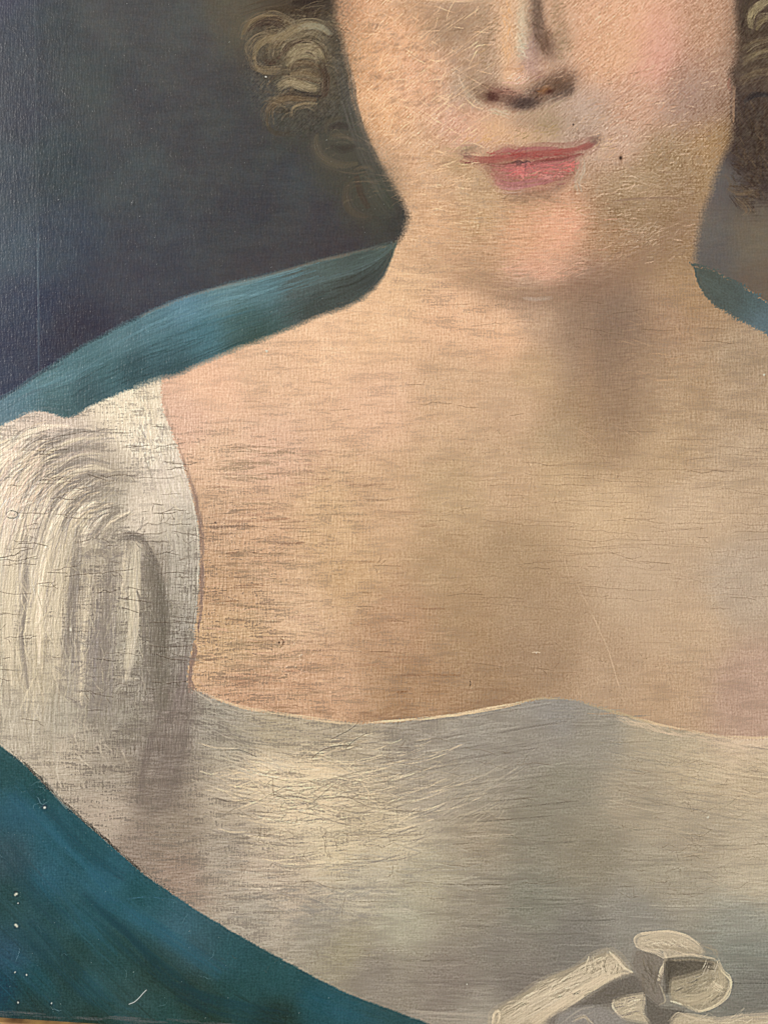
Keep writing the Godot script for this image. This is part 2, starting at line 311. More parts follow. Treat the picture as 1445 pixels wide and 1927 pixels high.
# ------------------------------------------------------------------ first layers: every pixel of a band of rows
func paint_rows(band: int, bands: int) -> void:
	var r0 := bh * band / bands
	var r1 := bh * (band + 1) / bands
	var out := PackedByteArray()
	var hh := PackedByteArray()
	out.resize((r1 - r0) * bw * 3)
	hh.resize((r1 - r0) * bw)
	var o := 0
	var ho := 0
	var sk_r: PackedFloat32Array = f_skin[0]
	var sk_g: PackedFloat32Array = f_skin[1]
	var sk_b: PackedFloat32Array = f_skin[2]
	var dr_r: PackedFloat32Array = f_dress[0]
	var dr_g: PackedFloat32Array = f_dress[1]
	var dr_b: PackedFloat32Array = f_dress[2]
	var sh_r: PackedFloat32Array = f_shawl[0]
	var sh_g: PackedFloat32Array = f_shawl[1]
	var sh_b: PackedFloat32Array = f_shawl[2]
	var bk_r: PackedFloat32Array = f_back[0]
	var bk_g: PackedFloat32Array = f_back[1]
	var bk_b: PackedFloat32Array = f_back[2]
	var we: PackedFloat32Array = f_wear[0]
	var th := t_h
	var tv := t_v
	var tb := t_b
	var tf := t_f
	var tm := t_m
	var tc := t_c
	var tn := t_n
	for row in range(r0, r1):
		var y := boy + row / bs
		var yi := int(y) + 1100
		var ty := (yi & 1023) << 10
		var gyf := (y - GY0) / GS
		var gj := int(gyf)
		var fy := gyf - gj
		var fl := c_fl[clampi(int(y) + 1000, 0, 3099)]
		var fr := c_fr[clampi(int(y) + 1000, 0, 3099)]
		var sl := c_sl[clampi(int(y) + 1000, 0, 3099)]
		var s2 := c_s2[clampi(int(y) + 1000, 0, 3099)]
		for col in bw:
			var x := box + col / bs
			var xi := int(x) + 400
			var tx := xi & 1023
			var n_h := th[ty | tx] * 0.00784 - 1.0
			var n_v := tv[ty | tx] * 0.00784 - 1.0
			var n_f := tf[ty | tx] * 0.00784 - 1.0
			var n_m := tm[ty | tx] * 0.00784 - 1.0
			var n_b := tb[(((yi + (xi >> 10) * 331) & 1023) << 10) | tx] * 0.00784 - 1.0
			var n_n := tn[(((yi + 517) & 1023) << 10) | ((xi + 211) & 1023)] * 0.00784 - 1.0
			# which layers lie here
			var cx := clampi(int(x) + CO, 0, 2699)
			var st := c_st[cx]
			var sb := c_sb[cx]
			var jag := n_f * 1.8 + n_b * 1.5
			var a_skin := 0.0
			if y < 462.0:
				a_skin = clampf((minf(x - fl, fr - x) + jag) * 0.06 + 0.5, 0.0, 1.0)
			elif x < 747.0:
				a_skin = clampf((y - st) * 0.1, 0.0, 1.0)
			elif x > 1292.0:
				a_skin = maxf(clampf((y - c_rt[cx]) * 0.2, 0.0, 1.0), clampf((fr - x + jag) * 0.06 + 0.5, 0.0, 1.0) if y < 560.0 else 0.0)
			else:
				a_skin = 1.0
			var a_dress := 0.0
			if y > 690.0:
				var d := -99.0
				if y < 1310.0:
					d = maxf(minf(sl - x, (y - sb + 16.0) if x < 340.0 else 99.0), minf(x - s2, y - c_rb[cx]))
				if x > 340.0:
					d = maxf(d, y - c_nk[cx])
				elif y >= 1300.0:
					d = 99.0
				a_dress = clampf((d + jag * 1.2) * 0.22 + 0.5, 0.0, 1.0)
			var a_sh := 0.0
			if y > 1100.0:
				a_sh = clampf((y - c_lw[cx] + jag * 0.45) * 0.24 + 0.5, 0.0, 1.0)
			elif x < 760.0 and y > 400.0:
				var e := 0.075 if x > 250.0 or y < sb - 20.0 else 0.16
				a_sh = minf(clampf((y - st + jag * 0.7) * 0.085 + 0.3, 0.0, 1.0), clampf((sb - y + jag * 0.8) * e + 0.5, 0.0, 1.0))
			elif x > 1295.0 and y > 480.0:
				a_sh = minf(clampf((y - c_rt[cx] + jag * 2.5) * 0.2 + 0.5, 0.0, 1.0), clampf((c_rb[cx] - y + jag * 1.5) * 0.14 + 0.5, 0.0, 1.0))
			# colour of each layer
			var gxf := (x - GX0) / GS
			var gi := int(gxf)
			var fx := gxf - gi
			var g00 := gj * GW + gi
			var w11 := fx * fy
			var w10 := fx - w11
			var w01 := fy - w11
			var w00 := 1.0 - fx - fy + w11
			var wear := (we[g00] * w00 + we[g00 + 1] * w10 + we[g00 + GW] * w01 + we[g00 + GW + 1] * w11) * 0.01
			var thin := 0.3 + wear * 1.1
			n_h *= thin
			n_v *= thin
			var r := 0.0
			var g := 0.0
			var b := 0.0
			var h := 128.0
			if a_skin < 1.0 and a_dress < 1.0 and a_sh < 1.0:
				r = bk_r[g00] * w00 + bk_r[g00 + 1] * w10 + bk_r[g00 + GW] * w01 + bk_r[g00 + GW + 1] * w11
				g = bk_g[g00] * w00 + bk_g[g00 + 1] * w10 + bk_g[g00 + GW] * w01 + bk_g[g00 + GW + 1] * w11
				b = bk_b[g00] * w00 + bk_b[g00 + 1] * w10 + bk_b[g00 + GW] * w01 + bk_b[g00 + GW + 1] * w11
				var q := n_m * 1.6 + n_b * 1.6 + n_f * 1.8 + n_h * 1.4 + n_v * 1.2
				r += q + n_n * 1.2
				g += q + n_m * 0.8
				b += q - n_n * 1.0
				h += n_f * 4.0 + n_h * 6.0 + n_v * 6.0 + n_n * 3.0 + maxf(n_f + n_n * 0.4 - 1.1, 0.0) * 90.0
			if a_skin > 0.0 and a_dress < 1.0 and a_sh < 1.0:
				var r1_ := sk_r[g00] * w00 + sk_r[g00 + 1] * w10 + sk_r[g00 + GW] * w01 + sk_r[g00 + GW + 1] * w11
				var g1_ := sk_g[g00] * w00 + sk_g[g00 + 1] * w10 + sk_g[g00 + GW] * w01 + sk_g[g00 + GW + 1] * w11
				var b1_ := sk_b[g00] * w00 + sk_b[g00 + 1] * w10 + sk_b[g00 + GW] * w01 + sk_b[g00 + GW + 1] * w11
				var q := n_m * 2.0 + n_f * 6.0
				var wr := 0.0
				var bump := 1.6
				var q2 := n_h * 6.0 + n_v * 6.0
				wr = clampf((n_b * 0.6 + n_h * 0.4 + n_v * 0.25 + n_f * 0.35 - 0.22) * 2.2, 0.0, 1.0) * wear
				if y < 560.0:
					# the face: dabs that run up to the right on the cheeks and lie level on the jaw
					var fw := clampf((560.0 - y) * 0.01, 0.0, 1.0)
					var u := (xi - yi) & 1023
					var v := (xi + yi) & 1023
					var n_d := th[(v << 10) | u] * 0.00784 - 1.0
					var k := clampf((y - 250.0) * 0.006, 0.0, 1.0)
					var dd := n_d * (1.0 - k) + n_h * k
					var bl := n_n * (1.0 - k * 0.6) + n_b * k * 0.6
					var low := clampf((x - 1040.0) * 0.006, 0.0, 1.0) * clampf((y - 200.0) * 0.01, 0.0, 1.0)
					var mot := clampf(bl * 0.7 + dd * 0.5 + n_f * 0.25, -0.85, 0.9)
					var lit := clampf(n_f * 0.6 + dd * 0.7 - 0.6, 0.0, 0.5) * 2.0
					var q1 := dd * 7.0 + n_v * 2.5 + mot * (14.0 - 5.0 * k) + lit * (14.0 + 8.0 * low)
					var wr1 := clampf((bl * 0.6 + dd * 0.4 + n_f * 0.3 - 0.22) * 2.4, 0.0, 1.0) * wear
					q2 = lerpf(q2, q1, fw)
					wr = lerpf(wr, wr1, fw)
					bump = lerpf(1.6, 0.6, fw)
				q += q2
				var line := clampf(1.0 - tc[ty | tx] * 0.06, 0.0, 1.0) * clampf(n_m * 1.5 + n_n * 0.5 - 0.1, 0.0, 1.0)
				r1_ += q + line * 11.0
				g1_ += q * 1.02 + line * 11.0
				b1_ += q * 1.0 + line * 9.0
				wr *= 0.62
				r1_ += (118.0 - r1_) * wr
				g1_ += (98.0 - g1_) * wr
				b1_ += (82.0 - b1_) * wr
				r += (r1_ - r) * a_skin
				g += (g1_ - g) * a_skin
				b += (b1_ - b) * a_skin
				h += (128.0 + q * bump + n_h * 8.0 + n_v * 8.0 + line * 22.0 - wr * 26.0 - h) * a_skin
			if a_dress > 0.0 and a_sh < 1.0:
				var r2_ := dr_r[g00] * w00 + dr_r[g00 + 1] * w10 + dr_r[g00 + GW] * w01 + dr_r[g00 + GW + 1] * w11
				var g2_ := dr_g[g00] * w00 + dr_g[g00 + 1] * w10 + dr_g[g00 + GW] * w01 + dr_g[g00 + GW + 1] * w11
				var b2_ := dr_b[g00] * w00 + dr_b[g00 + 1] * w10 + dr_b[g00 + GW] * w01 + dr_b[g00 + GW + 1] * w11
				var q := n_m * 2.0 + n_f * 6.5
				if x < 375.0 and y < 1420.0:
					q += n_v * 10.0 + n_h * 5.0
				else:
					q += n_h * 9.0 + n_v * 2.0
				var wr := clampf((n_b * 0.6 + n_h * 0.4 + n_v * 0.3 + n_f * 0.35 - 0.2) * 2.6, 0.0, 1.0) * wear * 0.7
				r2_ += q
				g2_ += q
				b2_ += q
				r2_ += (110.0 - r2_) * wr
				g2_ += (100.0 - g2_) * wr
				b2_ += (90.0 - b2_) * wr
				r += (r2_ - r) * a_dress
				g += (g2_ - g) * a_dress
				b += (b2_ - b) * a_dress
				h += (128.0 + q * 1.4 + n_h * 7.0 + n_v * 8.0 - wr * 24.0 - h) * a_dress
			if a_sh > 0.0:
				var r3_ := sh_r[g00] * w00 + sh_r[g00 + 1] * w10 + sh_r[g00 + GW] * w01 + sh_r[g00 + GW + 1] * w11
				var g3_ := sh_g[g00] * w00 + sh_g[g00 + 1] * w10 + sh_g[g00 + GW] * w01 + sh_g[g00 + GW + 1] * w11
				var b3_ := sh_b[g00] * w00 + sh_b[g00 + 1] * w10 + sh_b[g00 + GW] * w01 + sh_b[g00 + GW + 1] * w11
				var q := n_m * 2.0 + n_f * 3.6 + n_n * 1.8 + n_h * 1.5 + n_v * 1.5
				r3_ += q * 0.7
				g3_ += q
				b3_ += q * 1.1
				r += (r3_ - r) * a_sh
				g += (g3_ - g) * a_sh
				b += (b3_ - b) * a_sh
				h += (128.0 + n_f * 7.0 + n_h * 8.0 + n_v * 8.0 + n_n * 4.0 + maxf(n_f + n_n * 0.4 - 1.1, 0.0) * 70.0 - h) * a_sh
			out[o] = clampi(int(r), 0, 255)
			out[o + 1] = clampi(int(g), 0, 255)
			out[o + 2] = clampi(int(b), 0, 255)
			o += 3
			hh[ho] = clampi(int(h), 0, 255)
			ho += 1
	rows_out[band] = [out, hh]


func paint(ox: float, oy: float, s: float, w: int, h: int) -> StandardMaterial3D:
	box = ox
	boy = oy
	bs = s
	bw = w
	bh = h
	var bands := 16
	rows_out = []
	rows_out.resize(bands)
	var id := WorkerThreadPool.add_group_task(paint_rows.bind(bands), bands)
	WorkerThreadPool.wait_for_group_task_completion(id)
	buf = PackedByteArray()
	hgt = PackedByteArray()
	for k in bands:
		buf.append_array(rows_out[k][0])
		hgt.append_array(rows_out[k][1])
	rows_out = []
	rng.seed = 4711
	paint_shawl()
	paint_sleeve()
	paint_bodice()
	paint_face()
	paint_hair()
	paint_bow()
	paint_chest()
	paint_age()
	# what the notes say is how the lit paint looks; pigment = that, less the varnish sheen, over the light that falls on it
	var lut := PackedByteArray()
	lut.resize(768)
	for k in 256:
		var c := Color(k / 255.0, 0, 0).srgb_to_linear().r
		for q in 3:
			var a := clampf((c - SHEEN[q]) / LIGHT[q], 0.004, 0.95)
			lut[q * 256 + k] = clampi(int(round(Color(a, 0, 0).linear_to_srgb().r * 255.0)), 0, 255)
	# crisp the edges of the strokes
	var soft := Image.create_from_data(w, h, false, Image.FORMAT_RGB8, buf)
	soft.resize(w / 5, h / 5, Image.INTERPOLATE_LANCZOS)
	soft.resize(w, h, Image.INTERPOLATE_CUBIC)
	var sd := soft.get_data()
	for i in range(0, buf.size(), 3):
		buf[i] = lut[clampi(buf[i] + ((buf[i] - sd[i]) * 6) / 5, 0, 255)]
		buf[i + 1] = lut[256 + clampi(buf[i + 1] + ((buf[i + 1] - sd[i + 1]) * 6) / 5, 0, 255)]
		buf[i + 2] = lut[512 + clampi(buf[i + 2] + ((buf[i + 2] - sd[i + 2]) * 6) / 5, 0, 255)]
	var m := StandardMaterial3D.new()
	m.resource_name = "varnished_oil_paint"
	m.albedo_texture = ImageTexture.create_from_image(Image.create_from_data(w, h, false, Image.FORMAT_RGB8, buf))
	m.heightmap_enabled = true
	m.heightmap_texture = ImageTexture.create_from_image(Image.create_from_data(w, h, false, Image.FORMAT_L8, hgt))
	m.heightmap_scale = 0.075 if s == 1.0 else 0.06
	m.roughness = 0.34
	m.metallic_specular = 0.4
	m.texture_repeat = false
	return m

const SHEEN := [0.020, 0.020, 0.020]
const LIGHT := [0.915, 0.895, 0.87]


# ------------------------------------------------------------------ brushes
func dot(x: float, y: float, c: Vector3, a: float, dh: float) -> void:
	var ix := int((x - box) * bs)
	var iy := int((y - boy) * bs)
	if ix < 0 or iy < 0 or ix >= bw or iy >= bh:
		return
	var at := iy * bw + ix
	var o := at * 3
	buf[o] = int(buf[o] + (c.x - buf[o]) * a + 0.5)
	buf[o + 1] = int(buf[o + 1] + (c.y - buf[o + 1]) * a + 0.5)
	buf[o + 2] = int(buf[o + 2] + (c.z - buf[o + 2]) * a + 0.5)
	if dh != 0.0:
		hgt[at] = clampi(int(hgt[at] + dh * a), 0, 255)


func smooth(p: PackedVector2Array) -> PackedVector2Array:
	var out := PackedVector2Array()
	var n := p.size()
	for k in n - 1:
		var a := p[maxi(k - 1, 0)]
		var b := p[k]
		var c := p[k + 1]
		var d := p[mini(k + 2, n - 1)]
		var m := maxi(1, int(b.distance_to(c) * bs))
		for i in m:
			out.append(b.cubic_interpolate(c, a, d, float(i) / m))
	out.append(p[n - 1])
	return out


func stroke(p: PackedVector2Array, w: float, c: Vector3, a: float, bristle := 0.6, dh := 18.0, taper := 0.25) -> void:
	var q := smooth(p)
	var n := q.size()
	if n < 2:
		return
	if bs < 1.0:
		w = maxf(w, 1.0 / bs)
	var sd := rng.randi() & 0xffff
	a = minf(a * 1.35, 1.0)
	for i in n:
		var d := q[mini(i + 1, n - 1)] - q[maxi(i - 1, 0)]
		if d == Vector2.ZERO:
			continue
		d = Vector2(-d.y, d.x).normalized()
		var u := float(i) / n
		var f := clampf(minf(u, 1.0 - u) / taper, 0.0, 1.0)
		var ww := w * (0.35 + 0.65 * sqrt(f))
		var m := maxi(1, int(ww * bs / 0.85))
		for k in m:
			var t := (k + 0.5) / m - 0.5
			var line := t_f[((sd + int(t * w * 1.1)) & 1023) << 10 | ((sd >> 3) & 1023)] / 255.0
			var along := t_h[((sd + int(t * w * 1.1) * 3) & 1023) << 10 | ((sd + i) & 1023)] / 255.0
			var al := a * (0.4 + 0.6 * f) * clampf(1.0 - bristle * (line * 0.8 + along * 1.1 - 0.45), 0.0, 1.0) * (1.0 - 2.4 * t * t)
			var e := q[i] + d * (t * ww)
			dot(e.x, e.y, c, al, dh * (1.0 - 2.0 * line))


func pv(a: Array) -> PackedVector2Array:
	var out := PackedVector2Array()
	for i in range(0, a.size(), 2):
		out.append(Vector2(a[i], a[i + 1]))
	return out


func moved(p: PackedVector2Array, off: float, shake: float) -> PackedVector2Array:
	# the same line, set off sideways and drawn by an unsteady hand
	var out := PackedVector2Array()
	var n := p.size()
	for i in n:
		var d := (p[mini(i + 1, n - 1)] - p[maxi(i - 1, 0)]).normalized()
		out.append(p[i] + Vector2(-d.y, d.x) * off + Vector2(rng.randfn(0, shake), rng.randfn(0, shake)))
	return out


func lock(a: Array, n: int, spread: float, w: float, c0: Vector3, c1: Vector3, al: float, shake := 2.0) -> void:
	# a sheaf of strokes along one line
	var p := pv(a)
	for k in n:
		var t := rng.randf_range(-0.5, 0.5)
		stroke(moved(p, t * spread, shake), w * rng.randf_range(0.6, 1.3), c0.lerp(c1, rng.randf()), al * rng.randf_range(0.5, 1.0))


func blob(x: float, y: float, rx: float, ry: float, turn: float, c: Vector3, a: float, rough := 0.22) -> void:
	var big := maxf(rx, ry) * 2.25
	var ca := cos(turn)
	var sa := sin(turn)
	var x0 := maxi(int((x - big - box) * bs), 0)
	var x1 := mini(int((x + big - box) * bs), bw - 1)
	var y0 := maxi(int((y - big - boy) * bs), 0)
	var y1 := mini(int((y + big - boy) * bs), bh - 1)
	for iy in range(y0, y1 + 1):
		for ix in range(x0, x1 + 1):
			var dx := box + ix / bs - x
			var dy := boy + iy / bs - y
			var u := (dx * ca + dy * sa) / rx
			var v := (dy * ca - dx * sa) / ry
			var d := u * u + v * v
			if d > 5.0:
				continue
			var xi := int(box + ix / bs) + 400
			var yi := int(boy + iy / bs) + 1100
			var t := t_f[((yi & 1023) << 10) | (xi & 1023)] * 0.5 + t_n[(((yi * 3) & 1023) << 10) | ((xi * 3) & 1023)] * 0.5
			var al := a * exp(-d * 0.8) * clampf(1.0 + rough * (t / 64.0 - 2.0), 0.0, 1.6)
			var o := (iy * bw + ix) * 3
			al = minf(al, 1.0)
			buf[o] = int(buf[o] + (c.x - buf[o]) * al + 0.5)
			buf[o + 1] = int(buf[o + 1] + (c.y - buf[o + 1]) * al + 0.5)
			buf[o + 2] = int(buf[o + 2] + (c.z - buf[o + 2]) * al + 0.5)


func dabs(x: float, y: float, rx: float, ry: float, n: int, c0: Vector3, c1: Vector3, al: float, w: float, ln: float, turn: float, dh := 30.0) -> void:
	# loose short strokes scattered over a round patch
	for k in n:
		var r := sqrt(rng.randf())
		var t := rng.randf_range(0, TAU)
		var a := Vector2(x + cos(t) * r * rx, y + sin(t) * r * ry)
		var d := Vector2.from_angle(turn + rng.randfn(0, 0.35)) * ln * rng.randf_range(0.5, 1.5)
		stroke(PackedVector2Array([a - d * 0.5, a + Vector2(rng.randfn(0, 1), rng.randfn(0, 1)), a + d * 0.5]), w * rng.randf_range(0.6, 1.4), c0.lerp(c1, rng.randf()), minf(al * 1.75, 0.95) * rng.randf_range(0.5, 1.0) * (1.15 - r * 0.6), 1.0, dh)


func grain(x: float, y: float, rx: float, ry: float, amp: float) -> void:
	# the tooth of canvas and dry paint that shows through a blended passage
	var x0 := maxi(int((x - rx - box) * bs), 0)
	var x1 := mini(int((x + rx - box) * bs), bw - 1)
	var y0 := maxi(int((y - ry - boy) * bs), 0)
	var y1 := mini(int((y + ry - boy) * bs), bh - 1)
	for iy in range(y0, y1 + 1):
		var py := boy + iy / bs
		var yi := int(py) + 1100
		var v := (py - y) / ry
		for ix in range(x0, x1 + 1):
			var px := box + ix / bs
			var u := (px - x) / rx
			var f := 1.0 - u * u - v * v
			if f <= 0.0:
				continue
			f = minf(f * 2.5, 1.0)
			var xi := int(px) + 400
			var level := clampf((py - 250.0) * 0.006, 0.0, 1.0)
			var nd := t_h[(((xi + yi) & 1023) << 10) | ((xi - yi) & 1023)] * (1.0 - level) + t_h[((yi & 1023) << 10) | (xi & 1023)] * level
			var nn := t_n[(((yi + 617) & 1023) << 10) | ((xi + 311) & 1023)] * 0.5 + t_f[((yi & 1023) << 10) | (xi & 1023)] * 0.25 + nd * 0.6
			var d := (nn - 172.0) / 128.0 * amp * f
			var at := iy * bw + ix
			var o := at * 3
			buf[o] = clampi(int(buf[o] + d + 0.5), 0, 255)
			buf[o + 1] = clampi(int(buf[o + 1] + d + 0.5), 0, 255)
			buf[o + 2] = clampi(int(buf[o + 2] + d * 0.9 + 0.5), 0, 255)
			hgt[at] = clampi(int(hgt[at] + d * 0.7), 0, 255)


func fill(a: Array, c: Vector3, al: float, soft := 2.0) -> void:
	var p := pv(a)
	var lo := p[0]
	var hi := p[0]
	for q in p:
		lo = lo.min(q)
		hi = hi.max(q)
	var x0 := maxi(int((lo.x - soft - box) * bs), 0)
	var x1 := mini(int((hi.x + soft - box) * bs), bw - 1)
	var y0 := maxi(int((lo.y - soft - boy) * bs), 0)
	var y1 := mini(int((hi.y + soft - boy) * bs), bh - 1)
	for iy in range(y0, y1 + 1):
		for ix in range(x0, x1 + 1):
			var at := Vector2(box + ix / bs, boy + iy / bs)
			var n := 0
			for k in 4:
				var e := Vector2((k & 1) * 2 - 1, (k >> 1) * 2 - 1) * soft * 0.7
				if Geometry2D.is_point_in_polygon(at + e, p):
					n += 1
			if n:
				var xi := int(at.x) + 400
				var yi := int(at.y) + 1100
				var t := t_f[((yi & 1023) << 10) | (xi & 1023)] / 255.0
				dot(at.x + 0.01, at.y + 0.01, c + Vector3.ONE * (t - 0.5) * 14.0, al * n * 0.25, 0.0)


func crack(x: float, y: float, dx: float, dy: float, n: int, wander: float, a: float, c := Vector3(70, 58, 48), forks := true) -> void:
	var p := Vector2(x, y)
	var d := Vector2(dx, dy).normalized()
	var keep := d
	for i in n:
		if rng.randf() < 0.16:
			d = (keep + Vector2(rng.randfn(0, wander), rng.randfn(0, wander))).normalized()
			if forks and n > 16 and rng.randf() < 0.16:
				var e := d.rotated(rng.randf_range(0.5, 1.3) * (1.0 if rng.randf() < 0.5 else -1.0))
				crack(p.x, p.y, e.x, e.y, rng.randi_range(6, 22), 0.4, a * 0.8, c, false)
		p += d
		var f := minf(1.0, minf(i, n - i) / 6.0)
		var al := a * f * rng.randf_range(0.5, 1.0)
		# a thin dark slit, split between the two pixels that it crosses
		var across := Vector2(-d.y, d.x).abs()
		var fr := fposmod(p.y if across.y > across.x else p.x, 1.0)
		var nx := Vector2(0, 1) if across.y > across.x else Vector2(1, 0)
		dot(p.x, p.y, c, al * (1.0 - fr * 0.6), -70.0)
		dot(p.x + nx.x, p.y + nx.y, c, al * fr * 0.7, -70.0)
		if bs >= 1.0:
			dot(p.x - nx.x, p.y - nx.y, c * 2.6, al * 0.14, 40.0)


# ------------------------------------------------------------------ the picture
func paint_shawl() -> void:
	# long strokes that follow the folds of the near shoulder
	for k in 260:
		var x := rng.randf_range(-40, 690)
		var t := rng.randf_range(0.06, 0.94)
		var ln := rng.randf_range(50, 170)
		var p := PackedVector2Array()
		for i in 4:
			var xx := minf(x + ln * i / 3.0, 738.0)
			var ci := clampi(int(xx) + CO, 0, 2699)
			p.append(Vector2(xx, lerpf(c_st[ci], c_sb[ci], t) + rng.randfn(0, 2)))
		var c := rng.randf_range(-16, 13)
		c += 9.0 if t < 0.45 else -6.0
		var base := at_px(p[1])
		stroke(p, rng.randf_range(2, 7), base + Vector3(c * 0.75, c, c * 1.1), 0.45, 0.9, 10.0)
	for k in 40:
		var x := rng.randf_range(1315, 1600)
		var t := rng.randf_range(0.1, 0.9)
		var p := PackedVector2Array()
		for i in 3:
			var ci := clampi(int(x + i * 20.0) + CO, 0, 2699)
			p.append(Vector2(x + i * 20.0, lerpf(c_rt[ci], c_rb[ci], t)))
		var c := rng.randf_range(-12, 14)
		stroke(p, rng.randf_range(2, 6), at_px(p[1]) + Vector3(c * 0.7, c, c * 1.1), 0.5, 0.9, 10.0)
	# folds that sweep across the waist
	for k in 420:
		var x := rng.randf_range(-120, 760)
		var off := pow(rng.randf(), 0.8) * 520.0 + 6.0
		var ln := rng.randf_range(40, 170)
		var p := PackedVector2Array()
		for i in 4:
			var xx := x + ln * i / 3.0
			p.append(Vector2(xx, c_lw[clampi(int(xx) + CO, 0, 2699)] + off * (1.0 + 0.0004 * (xx - x)) + rng.randfn(0, 2)))
		if p[0].y > 1960.0:
			continue
		var c := rng.randf_range(-13, 12)
		stroke(p, rng.randf_range(2, 9), at_px(p[1]) + Vector3(c * 0.5, c, c * 1.2), 0.4, 0.9, 8.0)
	# deep folds
	for f in [[[60, 1470, 150, 1580, 240, 1640], 0.35], [[150, 1690, 230, 1760, 310, 1840, 400, 1905], 0.6], [[40, 1740, 120, 1820, 200, 1900], 0.45], [[330, 1860, 420, 1890, 540, 1915], 0.5], [[10, 1590, 60, 1680, 130, 1740], 0.35]]:
		lock(f[0], 16, 40, 13, Vector3(38, 62, 70), Vector3(44, 70, 78), f[1] * 0.3, 5)
	for f in [[[20, 1490, 110, 1590, 200, 1680], 0.4], [[190, 1680, 300, 1750, 420, 1830], 0.45], [[70, 1650, 150, 1740, 210, 1800], 0.35], [[0, 1790, 60, 1830, 110, 1880], 0.3], [[150, 1835, 210, 1885, 260, 1915], 0.3], [[560, 1870, 640, 1900, 720, 1930], 0.3]]:
		lock(f[0], 12, 40, 11, Vector3(48, 94, 112), Vector3(54, 100, 118), f[1] * 0.3, 5)
	# dark broken line along the upper edge of the lower shawl
	for k in 46:
		var x := rng.randf_range(22, 250)
		var ci := clampi(int(x) + CO, 0, 2699)
		stroke(PackedVector2Array([Vector2(x, c_lw[ci] - 2 + rng.randfn(0, 2.5)), Vector2(x + 12, c_lw[ci + 12] - 2 + rng.randfn(0, 2.5)), Vector2(x + 22, c_lw[ci + 22] - 1 + rng.randfn(0, 2.5))]), rng.randf_range(2, 5), Vector3(48, 50, 48), 0.55, 1.2, 0.0)
	for k in 900:
		var x := rng.randf_range(18, 330)
		var ci := clampi(int(x) + CO, 0, 2699)
		dot(x, c_lw[ci] + rng.randfn(-3, 4), Vector3(50, 52, 50) if rng.randf() < 0.6 else Vector3(165, 150, 130), 0.6, 10.0)


func at_px(p: Vector2) -> Vector3:
	var ix := clampi(int((p.x - box) * bs), 0, bw - 1)
	var iy := clampi(int((p.y - boy) * bs), 0, bh - 1)
	var o := (iy * bw + ix) * 3
	return Vector3(buf[o], buf[o + 1], buf[o + 2])


